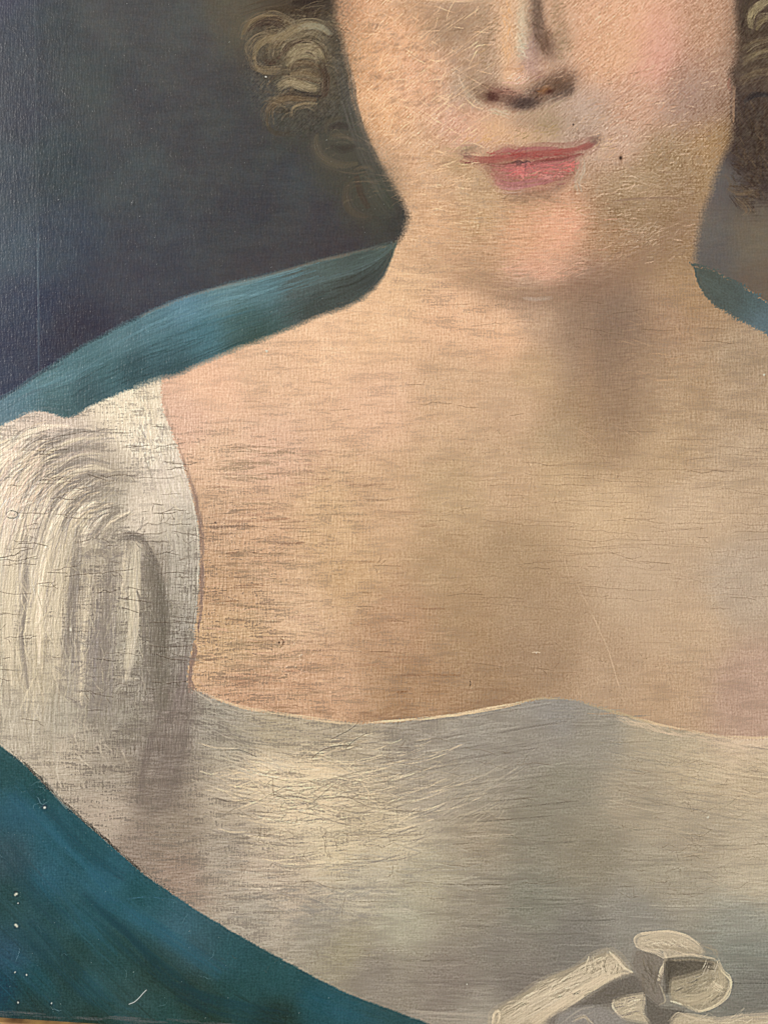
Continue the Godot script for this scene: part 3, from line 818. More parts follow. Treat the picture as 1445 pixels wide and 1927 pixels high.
func paint_sleeve() -> void:
	var lite := Vector3(241, 223, 199)
	var warm := Vector3(223, 203, 169)
	var grey := Vector3(144, 134, 126)
	var deep := Vector3(115, 106, 98)
	# gathers that fan from the shoulder seam over the puff
	for k in 150:
		var t := rng.randf()
		var s := rng.randf()
		var a := Vector2(lerpf(70, 210, t), lerpf(800, 900, t) + rng.randf_range(0, 40))
		var b := Vector2(lerpf(-40, 130, t), lerpf(880, 1040, t))
		var c := Vector2(lerpf(-70, 90, t), lerpf(1000, 1200, t))
		var p := PackedVector2Array([a, (a + b) * 0.5 + Vector2(-14, -8), b, c])
		stroke(moved(p, rng.randf_range(-30, 30), 3), rng.randf_range(2, 6), lite.lerp(warm, s) if rng.randf() < 0.58 else grey.lerp(Vector3(185, 171, 157), rng.randf()), 0.5, 1.0, 46.0)
	# grey arcs across the top of the puff
	for k in 70:
		var x := rng.randf_range(70, 190)
		var y := rng.randf_range(800, 960)
		stroke(PackedVector2Array([Vector2(x - 60, y + 40), Vector2(x - 15, y + 8), Vector2(x + 35, y + rng.randf_range(-4, 10))]), rng.randf_range(3, 8), grey.lerp(Vector3(175, 161, 147), rng.randf()), 0.5, 1.2, 14.0)
	# bright ridges
	for f in [[[112, 952, 132, 928, 168, 914], 7.0], [[148, 968, 165, 950, 180, 942], 6.0], [[165, 1010, 180, 985, 205, 965], 7.0], [[176, 1012, 195, 990, 216, 975], 4.0], [[205, 985, 225, 972, 245, 960], 4.0]]:
		lock(f[0], 4, 5, f[1] * 0.7, Vector3(233, 207, 179), Vector3(243, 221, 193), 0.6, 1)
	# folds hanging down
	for k in 120:
		var x := rng.randf_range(-30, 130)
		var y := rng.randf_range(980, 1330)
		var ln := minf(rng.randf_range(70, 200), c_lw[clampi(int(x), -250, 900) + CO] - y - 30.0)
		if ln < 20.0:
			continue
		stroke(PackedVector2Array([Vector2(x + 10, y), Vector2(x, y + ln * 0.5), Vector2(x + rng.randf_range(-4, 10), y + ln)]), rng.randf_range(2, 7), at_px(Vector2(x, y + ln * 0.5)) + Vector3.ONE * rng.randf_range(-32, 30), 0.5, 1.0, 16.0)
	lock([90, 980, 78, 1060, 70, 1160, 72, 1260], 10, 22, 5, warm, Vector3(215, 199, 169), 0.35)
	lock([146, 1010, 138, 1100, 128, 1200, 136, 1300], 12, 20, 5, Vector3(162, 152, 142), Vector3(148, 140, 131), 0.3)
	lock([150, 1130, 150, 1220, 142, 1320], 9, 16, 4, Vector3(205, 187, 159), Vector3(193, 177, 155), 0.35)
	lock([236, 1020, 228, 1080, 226, 1140], 8, 18, 5, Vector3(211, 195, 169), Vector3(195, 181, 161), 0.35)
	lock([262, 1010, 254, 1090, 252, 1180, 240, 1260, 214, 1300], 14, 16, 5, Vector3(207, 193, 171), Vector3(187, 177, 161), 0.42)
	# the dark wedge of shade between sleeve and body
	fill([276, 1040, 292, 1062, 306, 1095, 315, 1140, 314, 1190, 308, 1240, 302, 1290, 270, 1300, 276, 1230, 278, 1160, 262, 1120], Vector3(127, 118, 106), 0.55, 7)
	lock([284, 1060, 300, 1110, 304, 1180, 294, 1270], 20, 24, 6, Vector3(120, 111, 99), Vector3(136, 126, 114), 0.35, 3)
	lock([200, 1120, 196, 1190, 190, 1290, 184, 1350], 20, 46, 7, Vector3(132, 122, 118), Vector3(153, 143, 136), 0.25, 4)
	lock([262, 1050, 282, 1048, 300, 1075], 7, 12, 4, deep, grey, 0.3)
	lock([230, 1015, 255, 1008, 276, 1018], 8, 12, 4, Vector3(132, 122, 113), grey, 0.35)
	# shade down the side of the body
	lock([345, 1300, 326, 1370, 306, 1440, 290, 1520], 12, 80, 16, Vector3(110, 98, 91), Vector3(134, 121, 111), 0.3, 6)
	lock([352, 1210, 342, 1290, 332, 1340], 12, 14, 5, Vector3(120, 108, 101), Vector3(141, 127, 119), 0.4)
	# flat strap over the shoulder
	for k in 110:
		var y := rng.randf_range(730, 1240)
		var e := c_sl[int(y) + 1000]
		var x := e - rng.randf_range(4, 74)
		var ln := rng.randf_range(50, 130)
		var dx := (c_sl[mini(int(y + ln), 1300) + 1000] - e)
		stroke(PackedVector2Array([Vector2(x, y), Vector2(x + dx * 0.5, y + ln * 0.5), Vector2(x + dx, y + ln)]), rng.randf_range(2, 5), at_px(Vector2(x + dx * 0.5, y + ln * 0.5)) + Vector3.ONE * rng.randf_range(-26, 24), 0.5, 1.0, 14.0)
	# dark edge where strap meets skin, and the pale ridge beside it
	for k in 60:
		var y := rng.randf_range(715, 1270)
		var p := PackedVector2Array()
		var q := PackedVector2Array()
		for i in 4:
			var e := c_sl[int(y) + 1000 + i * 14]
			p.append(Vector2(e + rng.randf_range(1, 9), y + i * 14))
			q.append(Vector2(e - 3, y + i * 14))
		var deepness := clampf((y - 760.0) / 300.0, 0.1, 1.0)
		stroke(p, rng.randf_range(3, 9), Vector3(142, 118, 105), 0.72 * deepness, 0.8, -8.0)
		if y < 1150:
			stroke(q, 2.5, Vector3(221, 207, 185), 0.28, 1.0, 26.0)
	for f in [[[186, 812, 150, 808, 110, 824, 62, 858, 28, 902], 9, 0], [[190, 826, 150, 824, 104, 842, 58, 880, 24, 930], 9, 1], [[196, 846, 152, 840, 110, 856, 70, 892, 40, 944], 10, 0], [[200, 858, 158, 856, 114, 872, 78, 906, 46, 962], 8, 1], [[208, 872, 162, 864, 120, 880, 88, 912, 62, 968], 9, 0],
		[[212, 886, 168, 880, 126, 898, 98, 930, 74, 990], 8, 1], [[218, 902, 172, 896, 130, 914, 104, 944, 84, 1000], 9, 0], [[181, 912, 150, 918, 126, 940, 112, 965, 95, 990, 84, 1030, 76, 1090, 72, 1170, 74, 1250], 10, 2], [[224, 922, 188, 922, 150, 940, 126, 972, 112, 1020], 9, 0], [[179, 943, 156, 955, 146, 976], 7, 2],
		[[206, 954, 181, 975, 166, 1000, 154, 1030], 13, 2], [[226, 958, 200, 982, 178, 1012], 6, 3], [[252, 966, 220, 974, 196, 1000, 184, 1030], 8, 1], [[228, 1012, 250, 1008, 274, 1016], 11, 3], [[146, 990, 142, 1060, 134, 1140, 128, 1240], 17, 0], [[118, 1000, 112, 1080, 106, 1180, 108, 1280], 13, 1],
		[[34, 1000, 24, 1080, 18, 1180, 24, 1290], 20, 1], [[50, 1010, 44, 1100, 42, 1200, 50, 1300], 12, 0], [[166, 1080, 160, 1150, 152, 1240, 150, 1330], 9, 1], [[205, 1050, 204, 1120, 196, 1220, 188, 1320], 26, 0], [[236, 1034, 232, 1090, 230, 1140], 9, 1], [[258, 1020, 256, 1100, 252, 1190, 236, 1280], 11, 1], [[272, 1020, 286, 1044, 296, 1066], 9, 3],
		[[-10, 860, 30, 830, 80, 806, 130, 800], 12, 2], [[-20, 900, 10, 868, 50, 844], 12, 2]]:
		var tone: Vector3 = [Vector3(139, 128, 116), Vector3(216, 200, 173), Vector3(242, 222, 196), Vector3(108, 99, 90)][f[2]]
		for k in 4:
			stroke(moved(pv(f[0]), rng.randf_range(-3, 3), 2.0), f[1] * rng.randf_range(0.6, 1.1), tone + Vector3.ONE * rng.randf_range(-9, 9), 0.48, 0.8, 36.0 if f[2] else 8.0, 0.3)
	for k in 120:
		var u := rng.randf()
		var x := lerpf(70, 215, u) + rng.randfn(0, 8)
		var y := lerpf(815, 930, u) + rng.randf_range(-20, 60)
		stroke(PackedVector2Array([Vector2(x - 48, y + 30 + u * 8), Vector2(x - 20, y + 6), Vector2(x + 10, y - 2)]), rng.randf_range(3, 7), Vector3(150, 137, 122).lerp(Vector3(126, 116, 106), rng.randf()), 0.5, 1.3, 12.0)
	for k in 90:
		var u := rng.randf()
		var x := lerpf(60, 190, u) + rng.randfn(0, 10)
		var y := lerpf(800, 930, u) + rng.randf_range(-10, 70)
		stroke(PackedVector2Array([Vector2(x - 46, y + 34), Vector2(x - 20, y + 8), Vector2(x + 6, y)]), rng.randf_range(2, 4.5), Vector3(234, 214, 186).lerp(Vector3(214, 192, 160), rng.randf()), 0.5, 1.1, 40.0)
	dabs(40, 920, 60, 90, 130, Vector3(236, 208, 188), Vector3(218, 192, 166), 0.5, 4, 30, -1.05, 60.0)
	dabs(30, 930, 50, 80, 60, Vector3(252, 238, 222), Vector3(240, 220, 198), 0.55, 2.2, 20, -1.05, 110.0)
	dabs(60, 1010, 60, 50, 60, Vector3(190, 176, 158), Vector3(160, 148, 132), 0.4, 5, 26, -1.2)
	dabs(215, 985, 60, 34, 70, Vector3(132, 122, 112), Vector3(166, 152, 134), 0.45, 4, 18, -0.5)
	dabs(230, 1020, 44, 20, 40, Vector3(124, 114, 104), Vector3(152, 140, 124), 0.5, 4, 18, -0.3)
	dabs(268, 1030, 34, 34, 50, Vector3(120, 112, 102), Vector3(178, 164, 144), 0.45, 3, 12, 0.4, 40.0)
	dabs(180, 1100, 50, 110, 90, Vector3(150, 138, 126), Vector3(132, 122, 114), 0.4, 8, 26, 0.0, 8.0)
	dabs(170, 1260, 60, 110, 110, Vector3(128, 118, 110), Vector3(148, 138, 126), 0.4, 8, 26, 0.0, 8.0)
	dabs(250, 1340, 60, 90, 80, Vector3(126, 116, 106), Vector3(150, 140, 128), 0.4, 7, 26, 0.0, 8.0)
	dabs(150, 1180, 70, 190, 170, Vector3(206, 192, 166), Vector3(186, 174, 152), 0.36, 3, 46, 1.55, 26.0)
	dabs(60, 1150, 60, 200, 150, Vector3(224, 208, 178), Vector3(206, 190, 162), 0.4, 4, 54, 1.5, 26.0)
	dabs(250, 1200, 40, 130, 90, Vector3(196, 184, 162), Vector3(176, 166, 148), 0.36, 3, 42, 1.55, 20.0)
	dabs(345, 1100, 24, 130, 60, Vector3(190, 180, 162), Vector3(170, 160, 146), 0.36, 3, 36, 1.6, 20.0)
	dabs(170, 1420, 70, 60, 60, Vector3(206, 192, 170), Vector3(180, 166, 148), 0.36, 4, 30, 1.2, 20.0)
	# the strap stands clear of the gathers
	dabs(255, 800, 44, 50, 70, Vector3(244, 226, 196), Vector3(222, 204, 176), 0.45, 4, 24, 1.5, 30.0)
	dabs(280, 840, 40, 90, 60, Vector3(176, 162, 148), Vector3(160, 148, 138), 0.42, 5, 12, 1.5, 6.0)
	dabs(320, 930, 30, 90, 70, Vector3(220, 206, 180), Vector3(196, 182, 160), 0.4, 3.5, 34, 1.4, 26.0)
	fill([274, 1046, 290, 1062, 304, 1092, 312, 1130, 316, 1180, 314, 1250, 322, 1330, 296, 1340, 284, 1260, 286, 1180, 280, 1110], Vector3(120, 111, 98), 0.62, 5)
	fill([292, 1070, 304, 1094, 312, 1132, 316, 1184, 312, 1240, 302, 1240, 298, 1160, 294, 1110], Vector3(106, 98, 86), 0.5, 4)
	lock([262, 1110, 270, 1150, 276, 1220, 282, 1300], 10, 18, 6, Vector3(134, 124, 112), Vector3(120, 111, 100), 0.5, 2)
	dabs(300, 1230, 20, 120, 50, Vector3(108, 100, 90), Vector3(138, 128, 114), 0.4, 6, 24, 0.0, 6.0)
	dabs(226, 1008, 44, 10, 26, Vector3(112, 103, 94), Vector3(138, 126, 114), 0.5, 4, 16, -0.2)
	lock([253, 1022, 248, 1090, 246, 1170, 236, 1260], 12, 8, 3.5, Vector3(214, 200, 174), Vector3(190, 178, 154), 0.6, 1.5)
	lock([262, 1030, 260, 1060, 264, 1100], 6, 6, 3, Vector3(208, 194, 168), Vector3(180, 168, 146), 0.6, 1.5)
	# short level rubs on the lower sleeve
	for k in 170:
		var x := rng.randf_range(130, 340)
		var y := rng.randf_range(1180, 1640)
		if y > c_lw[int(x) + CO] - 12:
			continue
		var ln := rng.randf_range(18, 60)
		stroke(PackedVector2Array([Vector2(x, y), Vector2(x + ln * 0.5, y + rng.randf_range(-2, 2)), Vector2(x + ln, y + rng.randf_range(-1, 4))]), rng.randf_range(3, 8), at_px(Vector2(x + ln * 0.5, y)) + Vector3.ONE * rng.randf_range(-20, 13), 0.4, 1.2, 8.0)
	lock([75, 1420, 100, 1480, 130, 1520], 5, 14, 4, Vector3(211, 197, 177), Vector3(199, 185, 167), 0.35)
	lock([118, 1390, 105, 1450, 120, 1490], 4, 10, 3, Vector3(211, 197, 177), Vector3(199, 185, 167), 0.3)


func paint_bodice() -> void:
	# level strokes over the whole front, following the swell of the cloth
	for k in 1800:
		var x := rng.randf_range(350, 1680)
		var y := rng.randf_range(1330, 1925)
		var ci := clampi(int(x) + CO, 0, 2699)
		if y < c_nk[ci] + 8 or y > c_lw[ci] - 10:
			continue
		var ln := rng.randf_range(25, 150)
		var sag := 0.0
		if y < 1640.0:
			sag = (0.16 if x < 760.0 else -0.05) * (1.0 - absf(y - 1480.0) / 240.0)
			if x < 560.0:
				sag += 0.14 * clampf((1640.0 - y) / 200.0, 0, 1)
			if x > 760.0 and x < 1000.0:
				sag = -0.22 * clampf((1650.0 - y) / 200.0, 0, 1)
			if x > 1150.0:
				sag = 0.16 * clampf((1600.0 - y) / 200.0, 0, 1)
		var p := PackedVector2Array([Vector2(x, y), Vector2(x + ln * 0.5, y + ln * 0.5 * sag + 2), Vector2(x + ln, y + ln * sag * 0.8)])
		var c := rng.randf_range(-30, 26)
		if y > 1700.0 or x > 960.0:
			c *= 0.6
		stroke(p, rng.randf_range(1.5, 5), at_px(p[1]) + Vector3(c, c, c * 0.9), 0.6, 1.1, 20.0)
	# heavy lights on the breast
	for k in 330:
		var x := rng.randfn(570, 110)
		var y := rng.randfn(1500, 62)
		var ci := clampi(int(x) + CO, 0, 2699)
		if x < 360 or x > 860 or y < c_nk[ci] + 20:
			continue
		var ln := rng.randf_range(30, 120)
		var sl := clampf((560.0 - x) * 0.0011, -0.25, 0.25)
		stroke(PackedVector2Array([Vector2(x, y), Vector2(x + ln * 0.5, y + ln * 0.5 * sl + 2), Vector2(x + ln, y + ln * (sl - 0.06))]), rng.randf_range(1.5, 4.5), Vector3(231, 209, 175) if rng.randf() < 0.56 else Vector3(148, 136, 122), 0.58, 1.1, 30.0)
	# upward sweep at the right of the breast
	for k in 90:
		var x := rng.randf_range(760, 940)
		var y := 1560.0 - (x - 760.0) * 0.55 + rng.randfn(0, 36)
		var ln := rng.randf_range(25, 80)
		stroke(PackedVector2Array([Vector2(x, y), Vector2(x + ln * 0.5, y - ln * 0.2), Vector2(x + ln, y - ln * 0.5)]), rng.randf_range(1.5, 4), Vector3(199, 185, 163) if rng.randf() < 0.6 else Vector3(141, 131, 119), 0.34, 1.2, 22.0)
	# light from the right under the neckline
	for k in 380:
		var x := rng.randf_range(1120, 1660)
		var y := rng.randf_range(1370, 1560)
		var ci := clampi(int(x) + CO, 0, 2699)
		if y < c_nk[ci] + 4:
			continue
		var ln := rng.randf_range(40, 160)
		stroke(PackedVector2Array([Vector2(x, y), Vector2(x + ln * 0.5, y + ln * 0.12), Vector2(x + ln, y + ln * 0.18)]), rng.randf_range(1.5, 4), at_px(Vector2(x + 10, y)) + Vector3(24, 21, 15) * (1.0 if rng.randf() < 0.6 else -0.8), 0.34, 1.2, 26.0)
	for k in 180:
		var x := rng.randf_range(1180, 1660)
		var y := rng.randf_range(1560, 1720)
		var ln := rng.randf_range(40, 160)
		stroke(PackedVector2Array([Vector2(x, y), Vector2(x + ln * 0.5, y + 1), Vector2(x + ln, y + rng.randf_range(-3, 3))]), rng.randf_range(1.5, 3.5), at_px(Vector2(x + 10, y)) + Vector3.ONE * (22.0 if rng.randf() < 0.55 else -16.0), 0.34, 1.2, 22.0)
	dabs(570, 1480, 150, 60, 190, Vector3(240, 216, 180), Vector3(222, 198, 164), 0.52, 3, 70, 0.06, 34.0)
	dabs(590, 1520, 170, 70, 150, Vector3(142, 128, 110), Vector3(166, 150, 130), 0.48, 2.6, 50, 0.04, 10.0)
	dabs(590, 1590, 130, 40, 80, Vector3(222, 204, 172), Vector3(202, 186, 158), 0.42, 3, 60, 0.0, 26.0)
	dabs(480, 1440, 70, 40, 60, Vector3(196, 184, 164), Vector3(216, 198, 168), 0.4, 3, 44, 0.3, 26.0)
	dabs(800, 1470, 110, 50, 120, Vector3(200, 184, 156), Vector3(150, 138, 120), 0.42, 2.6, 34, -0.25, 26.0)
	dabs(880, 1520, 70, 40, 50, Vector3(196, 182, 156), Vector3(176, 162, 138), 0.4, 2.5, 36, -0.5, 26.0)
	dabs(760, 1640, 160, 60, 120, Vector3(198, 188, 164), Vector3(160, 152, 138), 0.36, 3, 50, 0.0, 16.0)
	dabs(600, 1700, 120, 40, 60, Vector3(140, 132, 122), Vector3(158, 150, 138), 0.4, 8, 30, 0.0, 6.0)
	dabs(1380, 1430, 90, 40, 110, Vector3(222, 200, 168), Vector3(190, 170, 142), 0.42, 2.4, 60, 0.16, 30.0)
	dabs(1330, 1560, 120, 70, 120, Vector3(196, 178, 150), Vector3(160, 146, 124), 0.38, 2.4, 50, 0.1, 24.0)
	dabs(1400, 1650, 70, 40, 60, Vector3(206, 190, 164), Vector3(176, 162, 140), 0.42, 2.4, 60, 0.0, 24.0)
	dabs(1000, 1560, 120, 100, 110, Vector3(150, 140, 122), Vector3(132, 122, 106), 0.34, 3, 50, 0.0, 14.0)
	dabs(1200, 1480, 80, 90, 60, Vector3(178, 162, 138), Vector3(160, 144, 122), 0.34, 3, 40, 0.2, 20.0)
	dabs(1560, 1480, 110, 90, 110, Vector3(216, 196, 166), Vector3(180, 162, 136), 0.42, 2.4, 56, 0.05, 28.0)
	dabs(1570, 1680, 110, 120, 120, Vector3(190, 176, 152), Vector3(150, 140, 122), 0.4, 2.6, 56, 0.0, 20.0)
	# neckline: a crisp ridge of pale paint
	for k in 108:
		var x := rng.randf_range(372, 1640)
		var off := rng.randf_range(-2.0, 3.0)
		var p := PackedVector2Array()
		for i in 5:
			var xx := x + i * 16.0
			p.append(Vector2(xx, c_nk[clampi(int(xx) + CO, 0, 2699)] + off + rng.randf_range(-0.8, 0.8)))
		var weak := 0.7 if x > 640 and x < 1020 else 0.4
		var c := Vector3(229, 201, 163)
		if x > 940.0 and x < 1180.0:
			c = Vector3(197, 175, 137)
			weak = 0.3
		stroke(p, rng.randf_range(2, 4.5), c, weak, 0.8, 44.0)
	for k in 46:
		var x := rng.randf_range(1150, 1450)
		var p := PackedVector2Array()
		for i in 4:
			var xx := x + i * 18.0
			p.append(Vector2(xx, c_nk[clampi(int(xx) + CO, 0, 2699)] + rng.randf_range(1, 16)))
		stroke(p, rng.randf_range(2, 5), Vector3(223, 197, 167), 0.36, 1.0, 34.0)
	# soft shade above it
	for k in 40:
		var x := rng.randf_range(440, 1000)
		var p := PackedVector2Array()
		for i in 4:
			var xx := x + i * 20.0
			p.append(Vector2(xx, c_nk[clampi(int(xx) + CO, 0, 2699)] - rng.randf_range(5, 20)))
		stroke(p, rng.randf_range(3, 8), Vector3(144, 112, 88), 0.22, 1.0, 0.0)
	# frayed start of the neckline beside the sleeve
	lock([366, 1296, 380, 1308, 398, 1316, 410, 1330], 7, 12, 3, Vector3(205, 191, 169), Vector3(191, 175, 155), 0.4)
	lock([372, 1280, 384, 1290, 400, 1300], 3, 4, 4, Vector3(191, 155, 131), Vector3(211, 175, 149), 0.5)
	for k in 60:
		var x := rng.randf_range(355, 470)
		var y := rng.randf_range(1325, 1400)
		stroke(PackedVector2Array([Vector2(x, y), Vector2(x + 16, y + 8), Vector2(x + 34, y + 12)]), rng.randf_range(2, 4), Vector3(195, 183, 165) if rng.randf() < 0.5 else Vector3(127, 117, 108), 0.35, 1.2, 22.0)
	# level rubs low on the front
	for k in 120:
		var x := rng.randf_range(380, 760)
		var y := rng.randf_range(1620, 1740)
		if y > c_lw[int(x) + CO] - 14:
			continue
		var ln := rng.randf_range(15, 55)
		stroke(PackedVector2Array([Vector2(x, y), Vector2(x + ln * 0.5, y + 1), Vector2(x + ln, y + 2)]), rng.randf_range(4, 9), Vector3(144, 136, 126) if rng.randf() < 0.55 else Vector3(203, 191, 169), 0.3, 1.2, 8.0)
	# strip of paler cloth at the very bottom
	lock([770, 1908, 850, 1912, 935, 1915], 10, 22, 5, Vector3(185, 173, 155), Vector3(169, 158, 143), 0.4)


func paint_face() -> void:
	var shade := Vector3(136, 110, 87)
	# lower lid and socket at the top edge
	lock([770, -14, 820, -2, 870, 2, 925, -2], 6, 9, 4, Vector3(237, 205, 171), Vector3(221, 185, 149), 0.5)
	lock([780, 12, 830, 18, 880, 14, 910, 8], 10, 22, 6, Vector3(161, 131, 108), Vector3(180, 150, 126), 0.4)
	blob(855, 50, 60, 26, -0.3, Vector3(157, 129, 105), 0.5)
	blob(800, 30, 46, 16, 0.0, Vector3(193, 155, 125), 0.4)
	# side of the nose, left
	blob(908, 40, 18, 60, 0.0, Vector3(171, 145, 121), 0.55)
	blob(915, 110, 17, 60, 0.0, Vector3(174, 146, 123), 0.5)
	blob(890, 100, 20, 46, 0.3, Vector3(191, 157, 131), 0.3)
	# bridge: warm plane, pale grey ridge, deep shade
	blob(955, 60, 16, 90, 0.0, Vector3(225, 185, 149), 0.6)
	blob(962, 120, 18, 40, 0.0, Vector3(225, 181, 143), 0.5)
	blob(984, 30, 10, 60, 0.0, Vector3(206, 186, 158), 0.6)
	blob(983, 85, 10, 34, 0.0, Vector3(220, 202, 174), 0.6)
	blob(1008, 20, 12, 70, 0.02, Vector3(119, 103, 92), 0.8)
	blob(1020, 60, 13, 46, -0.25, Vector3(130, 104, 92), 0.7)
	blob(1034, 85, 16, 22, -0.3, Vector3(113, 89, 77), 0.55)
	blob(1000, 95, 14, 30, 0.1, Vector3(179, 149, 141), 0.6)
	blob(1046, 30, 20, 60, 0.0, Vector3(173, 143, 118), 0.5)
	blob(1060, 75, 18, 26, 0.2, Vector3(162, 138, 115), 0.5)
	# tip
	blob(975, 135, 26, 22, 0.0, Vector3(215, 171, 141), 0.6)
	blob(958, 140, 10, 12, 0.0, Vector3(229, 183, 143), 0.6)
	blob(998, 125, 22, 18, 0.4, Vector3(185, 151, 141), 0.5)
	blob(1055, 112, 20, 14, 0.3, Vector3(183, 155, 135), 0.5)
	# wings and under plane
	blob(900, 150, 24, 26, 0.4, Vector3(178, 148, 123), 0.55)
	blob(896, 130, 16, 18, 0.5, Vector3(193, 163, 139), 0.4)
	blob(926, 168, 24, 13, 0.45, Vector3(145, 115, 95), 0.7)
	blob(925, 181, 13, 8, 0.2, Vector3(84, 54, 49), 0.85)
	blob(914, 190, 14, 7, 0.5, Vector3(137, 99, 82), 0.5)
	blob(952, 172, 26, 9, 0.15, Vector3(136, 102, 91), 0.65)
	blob(975, 190, 26, 13, 0.0, Vector3(95, 77, 71), 0.75)
	blob(990, 196, 20, 9, -0.1, Vector3(85, 75, 72), 0.75)
	blob(1012, 170, 26, 15, -0.35, Vector3(109, 89, 79), 0.75)
	blob(1045, 158, 30, 18, -0.35, Vector3(109, 87, 74), 0.8)
	blob(1060, 140, 22, 12, -0.2, Vector3(134, 106, 91), 0.6)
	blob(1052, 176, 22, 9, -0.55, Vector3(89, 75, 68), 0.7)
	blob(1024, 172, 10, 5, -0.5, Vector3(166, 120, 95), 0.7)
	blob(1034, 168, 9, 5, 0.0, Vector3(78, 54, 48), 0.7)
	lock([945, 158, 962, 156, 978, 158, 996, 150], 5, 7, 3, Vector3(229, 185, 163), Vector3(211, 165, 145), 0.5, 1)
	lock([948, 178, 966, 174, 985, 170], 4, 5, 2.5, Vector3(211, 165, 145), Vector3(191, 147, 126), 0.5, 1)
	lock([978, 186, 1000, 174, 1016, 162], 3, 4, 2, Vector3(185, 151, 133), Vector3(162, 130, 112), 0.45, 1)
	lock([1018, 196, 1036, 188, 1058, 178, 1074, 164], 4, 4, 2, Vector3(191, 171, 151), Vector3(174, 152, 132), 0.45, 1)
	# pale rim under the nose
	lock([878, 165, 886, 180, 900, 194, 918, 204], 6, 6, 3, Vector3(211, 193, 167), Vector3(221, 205, 179), 0.2, 3)
	lock([922, 206, 942, 212, 958, 218], 6, 8, 3.5, Vector3(219, 201, 177), Vector3(203, 187, 165), 0.5, 2)
	lock([864, 140, 868, 155, 876, 168], 5, 5, 2.5, Vector3(221, 195, 171), Vector3(205, 175, 149), 0.4, 1.5)
	# loose brushwork over the nose
	dabs(918, 70, 22, 70, 80, Vector3(170, 142, 112), Vector3(140, 114, 90), 0.42, 4, 13, -0.35)
	dabs(905, 110, 26, 36, 50, Vector3(196, 160, 124), Vector3(160, 130, 102), 0.38, 3, 12, -0.4)
	dabs(956, 60, 13, 60, 40, Vector3(230, 178, 130), Vector3(210, 162, 118), 0.45, 4, 16, 1.45)
	dabs(980, 40, 7, 50, 26, Vector3(226, 206, 178), Vector3(196, 174, 146), 0.5, 3.5, 16, 1.5)
	dabs(982, 86, 9, 28, 30, Vector3(222, 210, 184), Vector3(190, 176, 150), 0.55, 3.5, 12, 0.2, 60.0)
	dabs(996, 36, 8, 44, 26, Vector3(172, 150, 126), Vector3(148, 126, 104), 0.45, 4, 16, 1.5)
	dabs(1012, 30, 8, 50, 34, Vector3(108, 88, 76), Vector3(128, 104, 90), 0.5, 4.5, 18, 1.5)
	dabs(1028, 76, 14, 24, 34, Vector3(112, 88, 72), Vector3(134, 108, 86), 0.5, 4, 14, 1.0)
	dabs(1050, 40, 16, 46, 46, Vector3(166, 138, 106), Vector3(146, 120, 92), 0.4, 3.5, 12, -0.4)
	dabs(1060, 92, 20, 18, 34, Vector3(168, 144, 112), Vector3(140, 116, 90), 0.45, 3, 11, -0.5)
	dabs(998, 112, 18, 22, 40, Vector3(186, 150, 134), Vector3(158, 126, 110), 0.45, 3.5, 10, -0.5)
	dabs(968, 128, 20, 16, 36, Vector3(222, 172, 132), Vector3(190, 146, 114), 0.5, 3, 10, -0.4, 50.0)
	dabs(980, 148, 16, 9, 40, Vector3(250, 216, 190), Vector3(222, 170, 142), 0.55, 2.2, 9, -0.4, 90.0)
	dabs(1012, 142, 20, 12, 24, Vector3(176, 136, 120), Vector3(146, 110, 96), 0.45, 3, 12, -0.6)
	dabs(890, 150, 20, 22, 50, Vector3(186, 160, 130), Vector3(150, 124, 100), 0.42, 3, 10, -0.5)
	dabs(906, 176, 22, 16, 40, Vector3(128, 102, 82), Vector3(150, 122, 98), 0.5, 4, 12, 0.35)
	dabs(924, 182, 11, 7, 22, Vector3(72, 44, 42), Vector3(96, 62, 54), 0.6, 4, 9, 0.2)
	dabs(944, 170, 26, 8, 30, Vector3(120, 86, 74), Vector3(150, 112, 96), 0.5, 3.5, 14, 0.1)
	dabs(962, 186, 20, 12, 30, Vector3(104, 78, 68), Vector3(136, 104, 90), 0.5, 3.5, 12, -0.2)
	dabs(988, 194, 22, 10, 44, Vector3(80, 66, 62), Vector3(100, 82, 74), 0.6, 4.5, 14, -0.2)
	dabs(1008, 178, 20, 12, 36, Vector3(92, 74, 66), Vector3(124, 98, 82), 0.55, 4, 13, -0.5)
	dabs(1046, 156, 32, 16, 66, Vector3(104, 82, 70), Vector3(140, 108, 86), 0.5, 4, 14, -0.45)
	dabs(1024, 168, 14, 7, 18, Vector3(176, 128, 88), Vector3(130, 88, 66), 0.5, 3, 10, -0.4)
	dabs(1030, 170, 9, 4, 8, Vector3(76, 50, 46), Vector3(94, 62, 54), 0.55, 3, 9, -0.3)
	dabs(1066, 168, 14, 12, 26, Vector3(88, 74, 66), Vector3(112, 90, 76), 0.5, 3.5, 12, -0.9)
	dabs(1066, 138, 18, 9, 20, Vector3(160, 126, 100), Vector3(130, 100, 82), 0.45, 3, 10, -0.3)
	lock([868, 156, 876, 174, 890, 192, 908, 206], 10, 7, 2.5, Vector3(212, 196, 168), Vector3(186, 168, 140), 0.25, 3)
	dabs(940, 212, 22, 7, 30, Vector3(216, 198, 166), Vector3(186, 166, 136), 0.5, 2.6, 9, 0.25, 60.0)
	dabs(984, 214, 20, 6, 18, Vector3(196, 176, 146), Vector3(160, 136, 106), 0.4, 2.5, 9, 0.0)
	lock([1022, 208, 1044, 196, 1068, 182, 1092, 168], 5, 6, 2, Vector3(196, 176, 148), Vector3(170, 148, 120), 0.45, 1.5)
	for k in 26:
		var gx := rng.randf_range(880, 1080)
		var gy := rng.randf_range(20, 200)
		stroke(PackedVector2Array([Vector2(gx, gy), Vector2(gx + 7, gy - 3), Vector2(gx + 14, gy - 7)]), 1.6, Vector3(226, 200, 172), 0.4, 0.9, 80.0)
